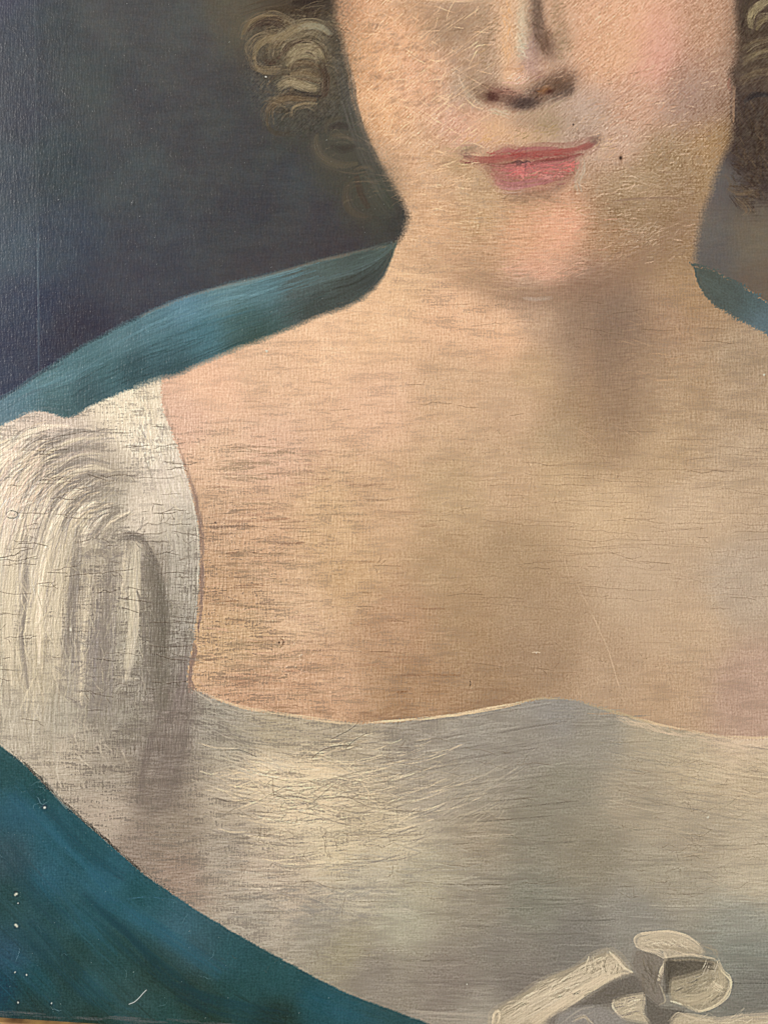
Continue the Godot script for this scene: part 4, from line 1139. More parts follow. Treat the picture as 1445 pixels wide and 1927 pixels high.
	blob(988, 193, 24, 9, -0.1, Vector3(80, 66, 62), 0.8, 0.12)
	blob(1048, 160, 28, 13, -0.45, Vector3(104, 83, 70), 0.75, 0.15)
	blob(1068, 172, 8, 12, 0.6, Vector3(88, 72, 64), 0.7, 0.12)
	blob(924, 183, 10, 6, 0.2, Vector3(70, 44, 42), 0.9, 0.1)
	blob(904, 177, 18, 10, 0.5, Vector3(128, 104, 86), 0.6, 0.15)
	blob(948, 184, 20, 8, 0.1, Vector3(118, 90, 78), 0.55, 0.15)
	blob(1012, 24, 8, 50, 0.0, Vector3(114, 94, 80), 0.65, 0.12)
	blob(1026, 78, 11, 20, -0.4, Vector3(112, 88, 74), 0.65, 0.12)
	blob(1026, 168, 10, 5, -0.4, Vector3(160, 114, 80), 0.7, 0.12)
	blob(1032, 171, 8, 4, -0.2, Vector3(74, 50, 46), 0.7, 0.1)
	dabs(976, 146, 22, 10, 40, Vector3(252, 222, 198), Vector3(228, 178, 150), 0.6, 2.2, 9, -0.4, 90.0)
	dabs(960, 172, 26, 8, 20, Vector3(206, 158, 134), Vector3(170, 128, 110), 0.5, 2.2, 12, -0.3, 40.0)
	dabs(1030, 150, 36, 14, 20, Vector3(170, 132, 104), Vector3(140, 106, 86), 0.5, 2.2, 12, -0.5, 30.0)
	dabs(1150, 200, 130, 120, 200, Vector3(236, 196, 164), Vector3(208, 164, 134), 0.5, 2.0, 10, -0.5, 80.0)
	dabs(1180, 190, 130, 120, 160, Vector3(160, 124, 100), Vector3(186, 146, 118), 0.45, 2.6, 10, -0.5, 10.0)
	# furrow above the lip
	blob(930, 240, 36, 22, 0.0, Vector3(221, 179, 137), 0.6)
	blob(985, 225, 24, 14, 0.0, Vector3(171, 145, 123), 0.5)
	blob(1030, 230, 30, 26, 0.3, Vector3(160, 138, 108), 0.6)
	blob(1010, 258, 30, 10, -0.1, Vector3(201, 167, 133), 0.5)
	blob(985, 255, 14, 12, 0.0, Vector3(221, 181, 143), 0.45)
	blob(1100, 200, 32, 18, 0.2, Vector3(201, 175, 157), 0.5)
	blob(1120, 180, 30, 20, 0.0, Vector3(197, 167, 149), 0.4)
	# lips
	fill([866, 294, 880, 297, 900, 300, 916, 296, 934, 284, 952, 276, 968, 278, 984, 282, 1000, 275, 1020, 272, 1056, 274, 1084, 270, 1104, 262, 1122, 262, 1124, 270, 1104, 284, 1078, 292, 1090, 300, 1088, 318, 1076, 334, 1052, 346, 1030, 352, 1006, 354, 985, 360, 962, 361, 940, 354, 926, 338, 914, 318, 896, 306], Vector3(149, 100, 89), 0.7, 9)
	lock([872, 296, 895, 302, 925, 300, 960, 296, 1000, 290, 1040, 287, 1080, 282, 1112, 270], 22, 10, 4, Vector3(173, 103, 93), Vector3(152, 89, 82), 0.5, 1.5)
	lock([930, 292, 950, 283, 970, 284, 1000, 280, 1050, 280], 12, 8, 4, Vector3(183, 115, 108), Vector3(158, 102, 99), 0.45, 1.5)
	lock([900, 303, 935, 309, 965, 308, 990, 312, 1010, 304, 1050, 298, 1092, 288], 6, 5, 3, Vector3(115, 69, 66), Vector3(132, 79, 72), 0.36, 1.5)
	lock([962, 306, 976, 302, 992, 310], 5, 5, 3, Vector3(92, 62, 63), Vector3(107, 73, 70), 0.6, 1)
	lock([922, 320, 950, 326, 980, 322, 1020, 316, 1060, 310, 1084, 302], 24, 24, 4, Vector3(195, 120, 117), Vector3(173, 105, 104), 0.4, 2)
	lock([930, 340, 960, 348, 1000, 342, 1040, 336], 16, 18, 4, Vector3(190, 129, 127), Vector3(162, 107, 105), 0.4, 2)
	lock([970, 320, 982, 324, 988, 332], 6, 12, 4, Vector3(225, 137, 131), Vector3(218, 148, 140), 0.5, 1.5)
	lock([1060, 308, 1078, 306, 1090, 302], 5, 10, 3.5, Vector3(224, 130, 124), Vector3(208, 125, 120), 0.5, 1.5)
	lock([1010, 334, 1030, 332, 1060, 330], 6, 8, 2.5, Vector3(225, 157, 148), Vector3(205, 130, 128), 0.45, 1.5)
	lock([940, 352, 965, 356, 984, 354], 5, 6, 2.5, Vector3(205, 157, 150), Vector3(191, 139, 133), 0.4, 1.5)
	lock([989, 272, 990, 300, 988, 330, 990, 352], 4, 3, 2, Vector3(107, 73, 72), Vector3(120, 80, 77), 0.2, 0.6)
	lock([1096, 280, 1112, 272, 1122, 264], 6, 7, 4, Vector3(146, 88, 80), Vector3(121, 79, 74), 0.5, 1)
	blob(1122, 262, 10, 8, 0.3, Vector3(124, 102, 90), 0.7)
	blob(876, 292, 12, 6, 0.2, Vector3(117, 91, 86), 0.6)
	blob(882, 279, 16, 6, -0.1, Vector3(128, 115, 99), 0.7)
	lock([862, 275, 875, 269, 892, 270], 4, 5, 3, Vector3(198, 173, 144), Vector3(186, 158, 129), 0.4)
	blob(858, 310, 22, 16, 0.0, Vector3(169, 142, 106), 0.5)
	dabs(1000, 292, 110, 10, 60, Vector3(177, 106, 97), Vector3(139, 82, 77), 0.5, 3, 16, -0.12)
	dabs(960, 288, 36, 8, 16, Vector3(191, 117, 106), Vector3(141, 93, 89), 0.5, 3, 14, -0.15)
	dabs(1010, 318, 78, 14, 70, Vector3(216, 125, 117), Vector3(157, 97, 93), 0.45, 3, 13, -0.1)
	dabs(958, 344, 32, 12, 34, Vector3(206, 139, 130), Vector3(147, 99, 95), 0.5, 3, 10, 0.1)
	dabs(1048, 338, 36, 10, 24, Vector3(177, 110, 104), Vector3(141, 95, 89), 0.45, 3, 12, -0.3)
	dabs(980, 326, 8, 12, 12, Vector3(232, 134, 123), Vector3(214, 117, 110), 0.6, 3.5, 9, 0.4)
	dabs(1076, 312, 14, 9, 14, Vector3(226, 126, 115), Vector3(201, 112, 104), 0.55, 3, 9, -0.3)
	dabs(1024, 333, 14, 3, 6, Vector3(236, 167, 154), Vector3(220, 141, 132), 0.6, 2.5, 12, 0.0)
	dabs(982, 306, 14, 4, 12, Vector3(100, 75, 73), Vector3(121, 82, 78), 0.55, 3, 10, 0.0)
	lock([996, 310, 1030, 302, 1070, 296, 1096, 289], 5, 5, 3, Vector3(109, 68, 62), Vector3(127, 77, 69), 0.5, 1)
	lock([946, 359, 966, 362, 988, 358], 4, 3, 2, Vector3(214, 188, 172), Vector3(196, 160, 144), 0.5, 1)
	dabs(1086, 336, 14, 22, 34, Vector3(186, 166, 140), Vector3(150, 128, 104), 0.42, 2.5, 9, 1.2)
	dabs(882, 306, 20, 4, 10, Vector3(151, 93, 86), Vector3(127, 84, 78), 0.4, 3, 12, 0.15)
	dabs(1118, 262, 12, 8, 14, Vector3(127, 99, 89), Vector3(141, 114, 99), 0.5, 3, 10, -0.4)
	dabs(1010, 324, 72, 15, 60, Vector3(228, 132, 126), Vector3(204, 106, 102), 0.42, 3, 12, -0.1, 40.0)
	dabs(1010, 322, 74, 18, 30, Vector3(238, 164, 154), Vector3(220, 138, 130), 0.4, 1.8, 9, -0.1, 70.0)
	dabs(1000, 290, 90, 8, 40, Vector3(176, 88, 80), Vector3(150, 72, 68), 0.42, 3, 16, -0.12, 30.0)
	# broken light round the mouth
	dabs(860, 282, 26, 16, 30, Vector3(206, 180, 142), Vector3(180, 152, 116), 0.42, 2.5, 10, -0.3)
	dabs(920, 262, 46, 18, 40, Vector3(226, 180, 128), Vector3(204, 160, 114), 0.42, 3, 14, -0.4)
	dabs(1010, 250, 50, 18, 46, Vector3(196, 164, 122), Vector3(150, 126, 92), 0.45, 3, 12, -0.5)
	dabs(1140, 275, 24, 22, 44, Vector3(226, 190, 152), Vector3(190, 152, 118), 0.45, 2.5, 9, -0.5, 50.0)
	dabs(1110, 215, 60, 34, 110, Vector3(214, 180, 152), Vector3(168, 138, 112), 0.4, 2.5, 11, -0.35, 50.0)
	dabs(1000, 372, 60, 12, 46, Vector3(134, 110, 90), Vector3(158, 126, 98), 0.42, 4, 16, 0.0)
	dabs(1030, 392, 90, 14, 50, Vector3(170, 138, 100), Vector3(196, 160, 116), 0.35, 3, 18, 0.0)
	# under the lips
	blob(1000, 366, 36, 9, -0.08, Vector3(143, 111, 94), 0.7)
	blob(1010, 380, 50, 16, 0.0, Vector3(172, 138, 109), 0.45)
	blob(1045, 354, 20, 8, -0.5, Vector3(146, 118, 101), 0.5)
	lock([1096, 300, 1094, 320, 1086, 340, 1092, 362], 9, 10, 3, Vector3(211, 189, 165), Vector3(183, 165, 145), 0.45, 2)
	lock([1126, 262, 1132, 280, 1128, 296], 5, 8, 3, Vector3(221, 187, 157), Vector3(201, 171, 143), 0.45, 2)
	# chin: broken pink lights
	for k in 150:
		var x := rng.randfn(1035, 46)
		var y := rng.randfn(452, 38)
		var ln := rng.randf_range(8, 30)
		stroke(PackedVector2Array([Vector2(x, y), Vector2(x + ln * 0.5, y - 2), Vector2(x + ln, y - rng.randf_range(0, 8))]), rng.randf_range(2, 5), Vector3(239, 181, 151).lerp(Vector3(229, 163, 139), rng.randf()), 0.3, 1.1, 30.0)
	for k in 70:
		var x := rng.randf_range(930, 1090)
		var y := 516.0 - absf(x - 1030) * 0.12 + rng.randfn(0, 9)
		var ln := rng.randf_range(10, 30)
		stroke(PackedVector2Array([Vector2(x, y), Vector2(x + ln * 0.5, y), Vector2(x + ln, y - 2)]), rng.randf_range(1.5, 3.5), Vector3(241, 191, 167), 0.34, 1.1, 34.0)
	# shade under the chin and the cold light on its rim
	lock([880, 508, 940, 538, 1010, 553, 1090, 540, 1160, 500, 1230, 440], 16, 34, 9, Vector3(147, 115, 93), Vector3(168, 134, 109), 0.2, 5)
	blob(1090, 545, 60, 18, -0.15, Vector3(138, 106, 89), 0.45)
	lock([985, 562, 1010, 565, 1040, 562], 8, 10, 4, Vector3(191, 173, 157), Vector3(205, 185, 167), 0.45, 2)
	# grey scumbles right of the chin
	for k in 130:
		var x := rng.randf_range(1120, 1300)
		var y := 500.0 - (x - 1120.0) * 0.42 + rng.randfn(0, 22)
		stroke(PackedVector2Array([Vector2(x, y), Vector2(x + 9, y - 5), Vector2(x + 18, y - 9)]), rng.randf_range(2, 4), Vector3(205, 179, 157) if rng.randf() < 0.5 else Vector3(147, 117, 97), 0.3, 1.1, 30.0)
	for k in 170:
		var x := rng.randf_range(1110, 1290)
		var y := rng.randf_range(250, 400)
		var ln := rng.randf_range(10, 34)
		stroke(PackedVector2Array([Vector2(x, y), Vector2(x + ln * 0.5, y - 1), Vector2(x + ln, y - rng.randf_range(0, 5))]), rng.randf_range(1.5, 3.5), Vector3(223, 195, 167) if rng.randf() < 0.6 else Vector3(157, 129, 107), 0.3, 1.1, 30.0)
	lock([1150, 378, 1190, 374, 1240, 372, 1290, 374], 7, 5, 3, Vector3(134, 108, 91), Vector3(150, 122, 102), 0.4, 1)
	# bluish shade on the far cheek
	blob(1300, 165, 40, 40, 0.4, Vector3(174, 148, 134), 0.5)
	blob(1270, 210, 40, 30, 0.2, Vector3(174, 148, 136), 0.4)
	blob(1235, 60, 40, 60, 0.3, Vector3(217, 163, 145), 0.5)
	blob(1180, 100, 40, 36, 0.3, Vector3(227, 181, 145), 0.4)
	# dabs that run up to the right over both cheeks
	for k in 560:
		var x := rng.randf_range(640, 1370)
		var y := rng.randf_range(-60, 270)
		if x > 880 and x < 1075:
			continue
		if x < c_fl[int(y) + 1000] + 14 or x > c_fr[int(y) + 1000] - 24:
			continue
		var ln := rng.randf_range(10, 46)
		var c := rng.randf_range(-18, 16)
		stroke(PackedVector2Array([Vector2(x, y), Vector2(x + ln * 0.4, y - ln * 0.3), Vector2(x + ln * 0.85, y - ln * 0.6)]), rng.randf_range(2, 5), at_px(Vector2(x, y)) + Vector3(c, c, c * 0.8) * 1.5, 0.5, 1.0, 28.0)
	for k in 80:
		var x := rng.randf_range(660, 880)
		var y := rng.randf_range(60, 300)
		var ln := rng.randf_range(40, 110)
		stroke(PackedVector2Array([Vector2(x, y), Vector2(x + ln * 0.4, y - ln * (0.32 if k % 4 else -0.26)), Vector2(x + ln * 0.8, y - ln * (0.6 if k % 4 else -0.5))]), 2.2, Vector3(250, 208, 166), 0.36, 0.9, 50.0)
	# dark pits where the grain shows
	for k in 110:
		var x := rng.randf_range(700, 890)
		var y := rng.randf_range(20, 200)
		blob(x, y, rng.randf_range(4, 9), rng.randf_range(2.5, 5), rng.randf_range(-0.8, 0.2), Vector3(161, 129, 106), 0.34, 0.3)
	for k in 60:
		var x := rng.randf_range(740, 950)
		var y := rng.randf_range(240, 560)
		blob(x, y, rng.randf_range(7, 18), rng.randf_range(3, 6), 0.0, Vector3(161, 131, 106), 0.25, 0.5)
	# level strokes on jaw and chin
	for k in 260:
		var x := rng.randf_range(720, 1000)
		var y := rng.randf_range(270, 560)
		if x < c_fl[int(y) + 1000] + 10 or (y < 375 and x > 860):
			continue
		var ln := rng.randf_range(20, 80)
		var c := rng.randf_range(-15, 14)
		stroke(PackedVector2Array([Vector2(x, y), Vector2(x + ln * 0.5, y + 1), Vector2(x + ln, y - 1)]), rng.randf_range(1.5, 4), at_px(Vector2(x + 4, y)) + Vector3(c, c, c * 0.8) * 1.6, 0.5, 1.0, 26.0)
	dabs(880, 470, 90, 50, 110, Vector3(190, 152, 120), Vector3(214, 172, 136), 0.4, 3.5, 34, -0.02, 24.0)
	dabs(1010, 450, 60, 50, 110, Vector3(236, 182, 146), Vector3(212, 160, 126), 0.42, 3, 22, -0.15, 40.0)
	dabs(1020, 510, 80, 16, 70, Vector3(232, 178, 150), Vector3(206, 156, 128), 0.48, 2.5, 18, -0.05, 60.0)
	dabs(1130, 470, 60, 60, 90, Vector3(178, 144, 116), Vector3(154, 124, 100), 0.4, 3.5, 18, -0.4, 20.0)
	dabs(1230, 400, 70, 60, 130, Vector3(162, 134, 108), Vector3(190, 160, 132), 0.4, 3, 18, -0.2, 40.0)
	dabs(1215, 455, 40, 46, 90, Vector3(214, 188, 160), Vector3(160, 132, 108), 0.42, 2.4, 10, -0.5, 70.0)
	dabs(1200, 340, 80, 26, 90, Vector3(216, 190, 160), Vector3(176, 146, 118), 0.42, 2.2, 24, -0.1, 60.0)
	dabs(1300, 200, 60, 60, 90, Vector3(176, 146, 126), Vector3(158, 130, 112), 0.36, 3, 18, -0.3, 26.0)
	dabs(1200, 180, 90, 70, 150, Vector3(218, 170, 140), Vector3(190, 144, 118), 0.36, 3, 18, -0.6, 40.0)
	dabs(1150, 90, 70, 80, 110, Vector3(230, 182, 142), Vector3(202, 156, 122), 0.36, 3.2, 20, -0.65, 40.0)
	dabs(1330, 60, 50, 70, 70, Vector3(190, 150, 122), Vector3(168, 132, 106), 0.36, 3.5, 22, -0.7, 30.0)
	dabs(850, 40, 70, 26, 70, Vector3(150, 122, 98), Vector3(182, 150, 120), 0.45, 4, 22, -0.4, 24.0)
	dabs(740, 120, 80, 110, 130, Vector3(240, 190, 150), Vector3(222, 172, 132), 0.36, 3.5, 26, -0.65, 34.0)
	dabs(780, 330, 90, 60, 110, Vector3(228, 182, 140), Vector3(198, 158, 120), 0.36, 3, 34, 0.0, 34.0)
	for f in [[790, 478], [830, 504], [872, 524], [916, 540], [962, 552], [1008, 560], [1056, 558], [1104, 546], [1150, 526], [1196, 500], [1236, 470], [1268, 436], [1290, 400]]:
		var deep := clampf((f[0] - 760.0) / 330.0, 0.25, 1.0)
		blob(f[0], f[1] + 6.0, 40, 20, -0.3 if f[0] > 1080 else 0.3, Vector3(150, 121, 98), 0.34 * deep)
	blob(1020, 462, 110, 52, 0.0, Vector3(216, 168, 134), 0.3)
	blob(1040, 436, 60, 36, 0.0, Vector3(228, 178, 144), 0.25)
	dabs(1040, 500, 70, 26, 80, Vector3(240, 190, 160), Vector3(214, 164, 134), 0.5, 2.4, 18, -0.1, 60.0)
	dabs(1205, 440, 90, 20, 110, Vector3(216, 190, 162), Vector3(176, 148, 122), 0.45, 2.2, 10, -0.65, 70.0)
	dabs(1210, 478, 80, 16, 60, Vector3(138, 112, 92), Vector3(160, 130, 106), 0.45, 3, 14, -0.65, 6.0)
	for k in 230:
		var x := rng.randf_range(640, 900)
		var y := rng.randf_range(-30, 420)
		if x < c_fl[int(y) + 1000] + 12:
			continue
		var an: float = [-0.62, -0.62, 0.5, 0.0, -1.2][rng.randi() % 5] + rng.randfn(0, 0.12)
		if y > 270.0:
			an *= 0.3
		var d := Vector2.from_angle(an) * rng.randf_range(12, 42)
		stroke(PackedVector2Array([Vector2(x, y), Vector2(x, y) + d * 0.5 + Vector2(rng.randfn(0, 1.2), rng.randfn(0, 1.2)), Vector2(x, y) + d]), rng.randf_range(1.8, 3.2), Vector3(252, 208, 166), 0.5, 0.9, 40.0)
	for k in 150:
		var x := rng.randf_range(650, 900)
		var y := rng.randf_range(0, 420)
		if x < c_fl[int(y) + 1000] + 18:
			continue
		blob(x, y, rng.randf_range(5, 12), rng.randf_range(3, 5), rng.randf_range(-0.5, 0.1), Vector3(172, 136, 106), 0.3, 0.4)
	for k in 260:
		var x := rng.randf_range(1085, 1350)
		var y := rng.randf_range(120, 500)
		if x > c_fr[int(y) + 1000] - 26 or (y < 290.0 and x < 1125.0):
			continue
		var d := Vector2.from_angle(-0.25 + rng.randfn(0, 0.25)) * rng.randf_range(6, 22)
		stroke(PackedVector2Array([Vector2(x, y), Vector2(x, y) + d * 0.5, Vector2(x, y) + d]), rng.randf_range(1.6, 3.2), Vector3(226, 192, 162) if rng.randf() < 0.6 else Vector3(146, 116, 94), 0.5, 0.9, 50.0)
	grain(1040, 450, 190, 110, 6.0)
	grain(980, 100, 110, 130, 9.0)
	grain(1000, 330, 190, 50, 5.0)
	# rim of the jaw
	lock([770, 470, 800, 445, 850, 425, 900, 415], 4, 5, 2.5, Vector3(227, 187, 149), Vector3(211, 171, 133), 0.35)
	# eyes and brows higher up
	for e in [[850.0, -70.0, 1.0], [1160.0, -80.0, 1.0]]:
		var ex: float = e[0]
		var ey: float = e[1]
		blob(ex, ey, 78, 38, 0.0, Vector3(184, 146, 119), 0.5)
		fill([ex - 62, ey + 4, ex - 30, ey - 22, ex + 10, ey - 26, ex + 44, ey - 10, ex + 62, ey + 6, ex + 24, ey + 20, ex - 24, ey + 18], Vector3(221, 207, 193), 0.9, 4)
		fill([ex - 24, ey - 6, ex - 10, ey - 24, ex + 14, ey - 25, ex + 24, ey - 6, ex + 14, ey + 16, ex - 12, ey + 16], Vector3(86, 76, 66), 0.95, 3)
		blob(ex, ey - 4, 9, 9, 0.0, Vector3(30, 26, 24), 0.95, 0.0)
		lock([ex - 64, ey + 4, ex - 30, ey - 22, ex + 10, ey - 27, ex + 46, ey - 12, ex + 64, ey + 6], 7, 6, 4, Vector3(94, 68, 52), Vector3(114, 84, 66), 0.7)
		lock([ex - 84, ey - 62, ex - 40, ey - 88, ex + 20, ey - 90, ex + 80, ey - 66], 14, 14, 5, Vector3(126, 98, 77), Vector3(149, 117, 93), 0.5)


func paint_hair() -> void:
	var dark := Vector3(66, 58, 52)
	var mid := Vector3(107, 93, 75)
	var tan := Vector3(146, 128, 102)
	var pale := Vector3(174, 158, 128)
	# soft brown ground that fades into the background
	blob(560, 80, 84, 80, 0.0, Vector3(98, 87, 71), 0.9)
	blob(640, 290, 44, 50, 0.5, Vector3(84, 78, 68), 0.7)
	blob(690, 370, 36, 44, 0.5, Vector3(82, 77, 68), 0.65)
	blob(585, 160, 56, 60, 0.2, Vector3(94, 85, 70), 0.75)
	blob(545, 215, 50, 40, 0.0, Vector3(78, 74, 67), 0.5)
	blob(640, 290, 50, 50, 0.6, Vector3(80, 78, 70), 0.6)
	blob(700, 370, 40, 50, 0.5, Vector3(78, 77, 69), 0.6)
	blob(575, 8, 60, 22, 0.0, Vector3(66, 57, 50), 0.7)
	for f in [[[459, 66, 471, 44, 499, 31, 527, 36, 546, 48], 11, 118, 100, 76, 0.7], [[466, 60, 487, 44, 515, 43, 539, 53], 10, 76, 62, 55, 0.7], [[500, 20, 540, 18, 580, 26, 618, 22], 14, 84, 72, 60, 0.7], [[548, 6, 580, 4, 620, -4], 12, 58, 50, 46, 0.7],
		[[478, 112, 485, 87, 506, 74, 534, 68, 562, 53, 591, 48, 619, 62], 16, 146, 128, 98, 0.75], [[562, 54, 586, 48, 606, 52, 622, 66], 13, 142, 140, 120, 0.6], [[500, 92, 520, 84, 536, 80], 9, 108, 92, 72, 0.6],
		[[541, 126, 553, 98, 581, 86, 604, 99, 614, 118], 20, 146, 132, 102, 0.75], [[522, 112, 539, 90, 562, 79, 586, 76], 8, 84, 66, 56, 0.8], [[591, 78, 612, 94, 622, 116], 9, 104, 94, 78, 0.7],
		[[541, 128, 562, 116, 591, 120, 608, 130], 7, 104, 86, 68, 0.75], [[546, 120, 572, 106, 596, 112], 7, 162, 150, 118, 0.6], [[546, 142, 572, 137, 602, 146], 12, 132, 112, 86, 0.7], [[545, 152, 575, 150, 600, 158], 5, 92, 76, 62, 0.7],
		[[480, 108, 484, 126, 501, 133, 527, 129], 8, 132, 114, 88, 0.75], [[498, 112, 506, 120, 520, 118], 8, 80, 65, 57, 0.7], [[525, 163, 544, 153, 567, 161, 596, 168], 17, 154, 138, 108, 0.75], [[536, 176, 572, 180, 604, 181], 8, 60, 54, 53, 0.8],
		[[605, 130, 615, 150, 609, 184], 14, 86, 69, 58, 0.7], [[506, 214, 515, 196, 539, 187, 572, 186, 594, 190], 12, 112, 92, 70, 0.7], [[548, 220, 553, 203, 576, 196, 596, 194], 5, 150, 132, 102, 0.7], [[505, 214, 503, 236, 520, 252, 546, 252], 9, 84, 77, 66, 0.6],
		[[520, 212, 536, 206, 546, 214], 12, 80, 72, 62, 0.6], [[618, 246, 640, 238, 664, 244], 14, 66, 58, 56, 0.35], [[622, 276, 644, 282, 672, 276], 14, 66, 58, 56, 0.3], [[598, 254, 595, 272, 609, 296, 638, 311, 672, 308], 14, 100, 91, 76, 0.8], [[622, 258, 640, 254, 664, 262], 8, 104, 95, 80, 0.6], [[612, 250, 620, 228, 644, 222], 10, 92, 85, 73, 0.6], [[628, 262, 648, 260, 668, 264], 8, 92, 84, 74, 0.5],
		[[655, 345, 650, 372, 660, 398, 690, 410], 13, 94, 85, 72, 0.75], [[684, 330, 704, 346, 720, 372], 10, 96, 92, 80, 0.6], [[668, 320, 690, 316, 706, 326], 8, 104, 93, 78, 0.55], [[672, 330, 680, 364, 694, 392], 14, 80, 68, 60, 0.5], [[712, 334, 720, 360, 736, 392], 16, 78, 82, 72, 0.5]]:
		for k in 3:
			stroke(moved(pv(f[0]), rng.randf_range(-2, 2), 1.5), f[1], Vector3(f[2], f[3], f[4]) * 0.96 + Vector3.ONE * rng.randf_range(-8, 8), f[5] * 0.6, 0.5, 20.0, 0.35)
	# top locks
	lock([452, 26, 490, 12, 530, 4, 560, -12], 22, 21.6, 2.48, mid, dark, 0.29)
	lock([540, 14, 560, 22, 590, 24, 622, 10], 19, 24.3, 2.48, Vector3(58, 50, 45), dark, 0.36)
	lock([566, 16, 584, 10, 610, 4], 7, 10.8, 1.8, mid, tan, 0.36)
	# outer curl
	lock([458, 74, 466, 52, 484, 36, 514, 30, 540, 40, 556, 56], 41, 21.6, 1.86, mid, tan, 0.29)
	lock([476, 56, 496, 44, 520, 42, 540, 52], 22, 16.2, 2.48, Vector3(72, 58, 52), dark, 0.36)
	lock([480, 110, 474, 95, 484, 80, 500, 72, 520, 70, 536, 62], 34, 27, 1.86, tan, mid, 0.32)
	lock([475, 108, 480, 122, 496, 131, 520, 130, 532, 126], 22, 16.2, 1.86, tan, mid, 0.32)
	lock([488, 112, 498, 120, 515, 116], 9, 10.8, 1.86, dark, mid, 0.29)
	# the large lit curl
	lock([520, 108, 526, 86, 548, 64, 576, 52, 600, 54, 618, 70], 57, 35.1, 2.17, tan, Vector3(133, 123, 101), 0.32)
	lock([530, 104, 544, 86, 566, 78, 586, 80], 17, 6.75, 1.86, Vector3(77, 63, 53), dark, 0.47, 1)
	lock([586, 78, 604, 88, 614, 104, 618, 126], 19, 10.8, 1.86, Vector3(91, 79, 66), dark, 0.36)
	lock([540, 112, 556, 96, 578, 88, 598, 96, 606, 114], 45, 27, 2.17, pale, tan, 0.30)
	lock([545, 120, 562, 114, 582, 112, 600, 122], 26, 18.9, 1.86, tan, mid, 0.30)
	lock([560, 56, 580, 48, 602, 50], 13, 13.5, 1.86, pale, Vector3(152, 146, 124), 0.29)
	lock([534, 138, 556, 128, 580, 128, 602, 140], 19, 10.8, 1.86, mid, Vector3(86, 72, 61), 0.36)
	# lower lights
	lock([522, 166, 540, 154, 562, 156, 584, 164, 606, 158], 38, 21.6, 1.86, pale, tan, 0.30)
	lock([546, 142, 570, 146, 600, 150], 19, 10.8, 1.86, tan, mid, 0.29)
	lock([530, 178, 548, 174, 566, 180, 590, 178], 19, 10.8, 2.17, Vector3(58, 54, 52), dark, 0.36)
	lock([604, 110, 612, 140, 610, 172, 598, 186], 19, 16.2, 2.48, Vector3(86, 72, 61), dark, 0.32)
	lock([508, 236, 504, 214, 514, 196, 534, 188, 560, 186, 594, 190], 45, 21.6, 1.86, mid, Vector3(125, 107, 86), 0.29)
	lock([548, 220, 552, 204, 570, 200, 588, 196], 11, 10.8, 1.8, tan, mid, 0.29)
	lock([514, 244, 530, 252, 550, 246], 15, 16.2, 1.86, Vector3(85, 79, 70), dark, 0.25)
	# the low curls beside the jaw
	lock([600, 262, 594, 274, 600, 292, 620, 308, 652, 318], 34, 24.3, 2.48, Vector3(96, 88, 78), Vector3(83, 79, 72), 0.25)
	lock([656, 344, 650, 366, 656, 390, 676, 408, 700, 410], 26, 21.6, 2.48, Vector3(89, 81, 73), Vector3(78, 74, 67), 0.25)
	lock([690, 320, 704, 350, 722, 380, 742, 402], 41, 45.9, 3.1, Vector3(92, 90, 80), Vector3(78, 78, 72), 0.20)
	lock([640, 322, 666, 326, 694, 322], 9, 8.1, 1.86, Vector3(110, 98, 86), mid, 0.22)
	lock([660, 345, 690, 342, 724, 345], 5, 4.05, 1.8, Vector3(162, 134, 108), mid, 0.22)
	# grey haze between hair and cheek
	lock([640, 100, 652, 160, 664, 220, 690, 290, 730, 370], 41, 29.7, 3.72, Vector3(101, 96, 88), Vector3(85, 82, 77), 0.19, 3)
	for f in [[555, 70, 70, 46, 60], [580, 120, 40, 50, 50], [560, 165, 46, 24, 34], [545, 205, 44, 26, 34], [620, 60, 24, 50, 20], [640, 280, 34, 34, 26], [690, 360, 34, 44, 26]]:
		var dim := 1.0 if f[1] < 230 else 0.45
		for k in int(f[4]):
			var cx: float = rng.randfn(f[0], f[2] * 0.5)
			var cy: float = rng.randfn(f[1], f[3] * 0.5)
			var rr := rng.randf_range(8, 26)
			var a0 := rng.randf_range(PI * 0.9, PI * 1.5)
			var p := PackedVector2Array()
			for s in 5:
				var an := a0 + s * rng.randf_range(0.25, 0.42)
				p.append(Vector2(cx + cos(an) * rr * 1.25, cy + sin(an) * rr))
			var c := tan.lerp(pale, rng.randf()) if rng.randf() < 0.45 else mid.lerp(Vector3(70, 58, 50), rng.randf())
			stroke(p, rng.randf_range(2.5, 6), c.lerp(mid, 0.4), 0.3 * dim, 0.9, 24.0)
	# far side
	blob(1420, 60, 40, 90, 0.0, Vector3(84, 72, 61), 0.7)
	blob(1420, 270, 42, 80, 0.0, Vector3(75, 65, 58), 0.75)
	blob(1400, 370, 24, 26, 0.0, Vector3(89, 77, 68), 0.6)
	lock([1412, 46, 1414, 24, 1426, 10, 1452, -4], 22, 16.2, 2.17, Vector3(191, 177, 137), tan, 0.36)
	lock([1424, 40, 1436, 32, 1452, 30], 15, 16.2, 1.86, pale, tan, 0.36)
	lock([1400, 50, 1404, 20, 1412, -10], 19, 18.9, 2.48, Vector3(72, 62, 55), dark, 0.288)
	lock([1404, 96, 1424, 84, 1456, 76], 19, 18.9, 1.86, pale, mid, 0.324)
	lock([1398, 118, 1420, 104, 1456, 96], 19, 16.2, 1.86, tan, mid, 0.324)
	lock([1392, 150, 1414, 136, 1456, 128], 22, 24.3, 2.48, mid, Vector3(128, 112, 91), 0.288)
	lock([1400, 192, 1416, 182, 1436, 178, 1460, 180], 15, 10.8, 2.48, Vector3(62, 58, 58), Vector3(71, 63, 59), 0.432, 1)
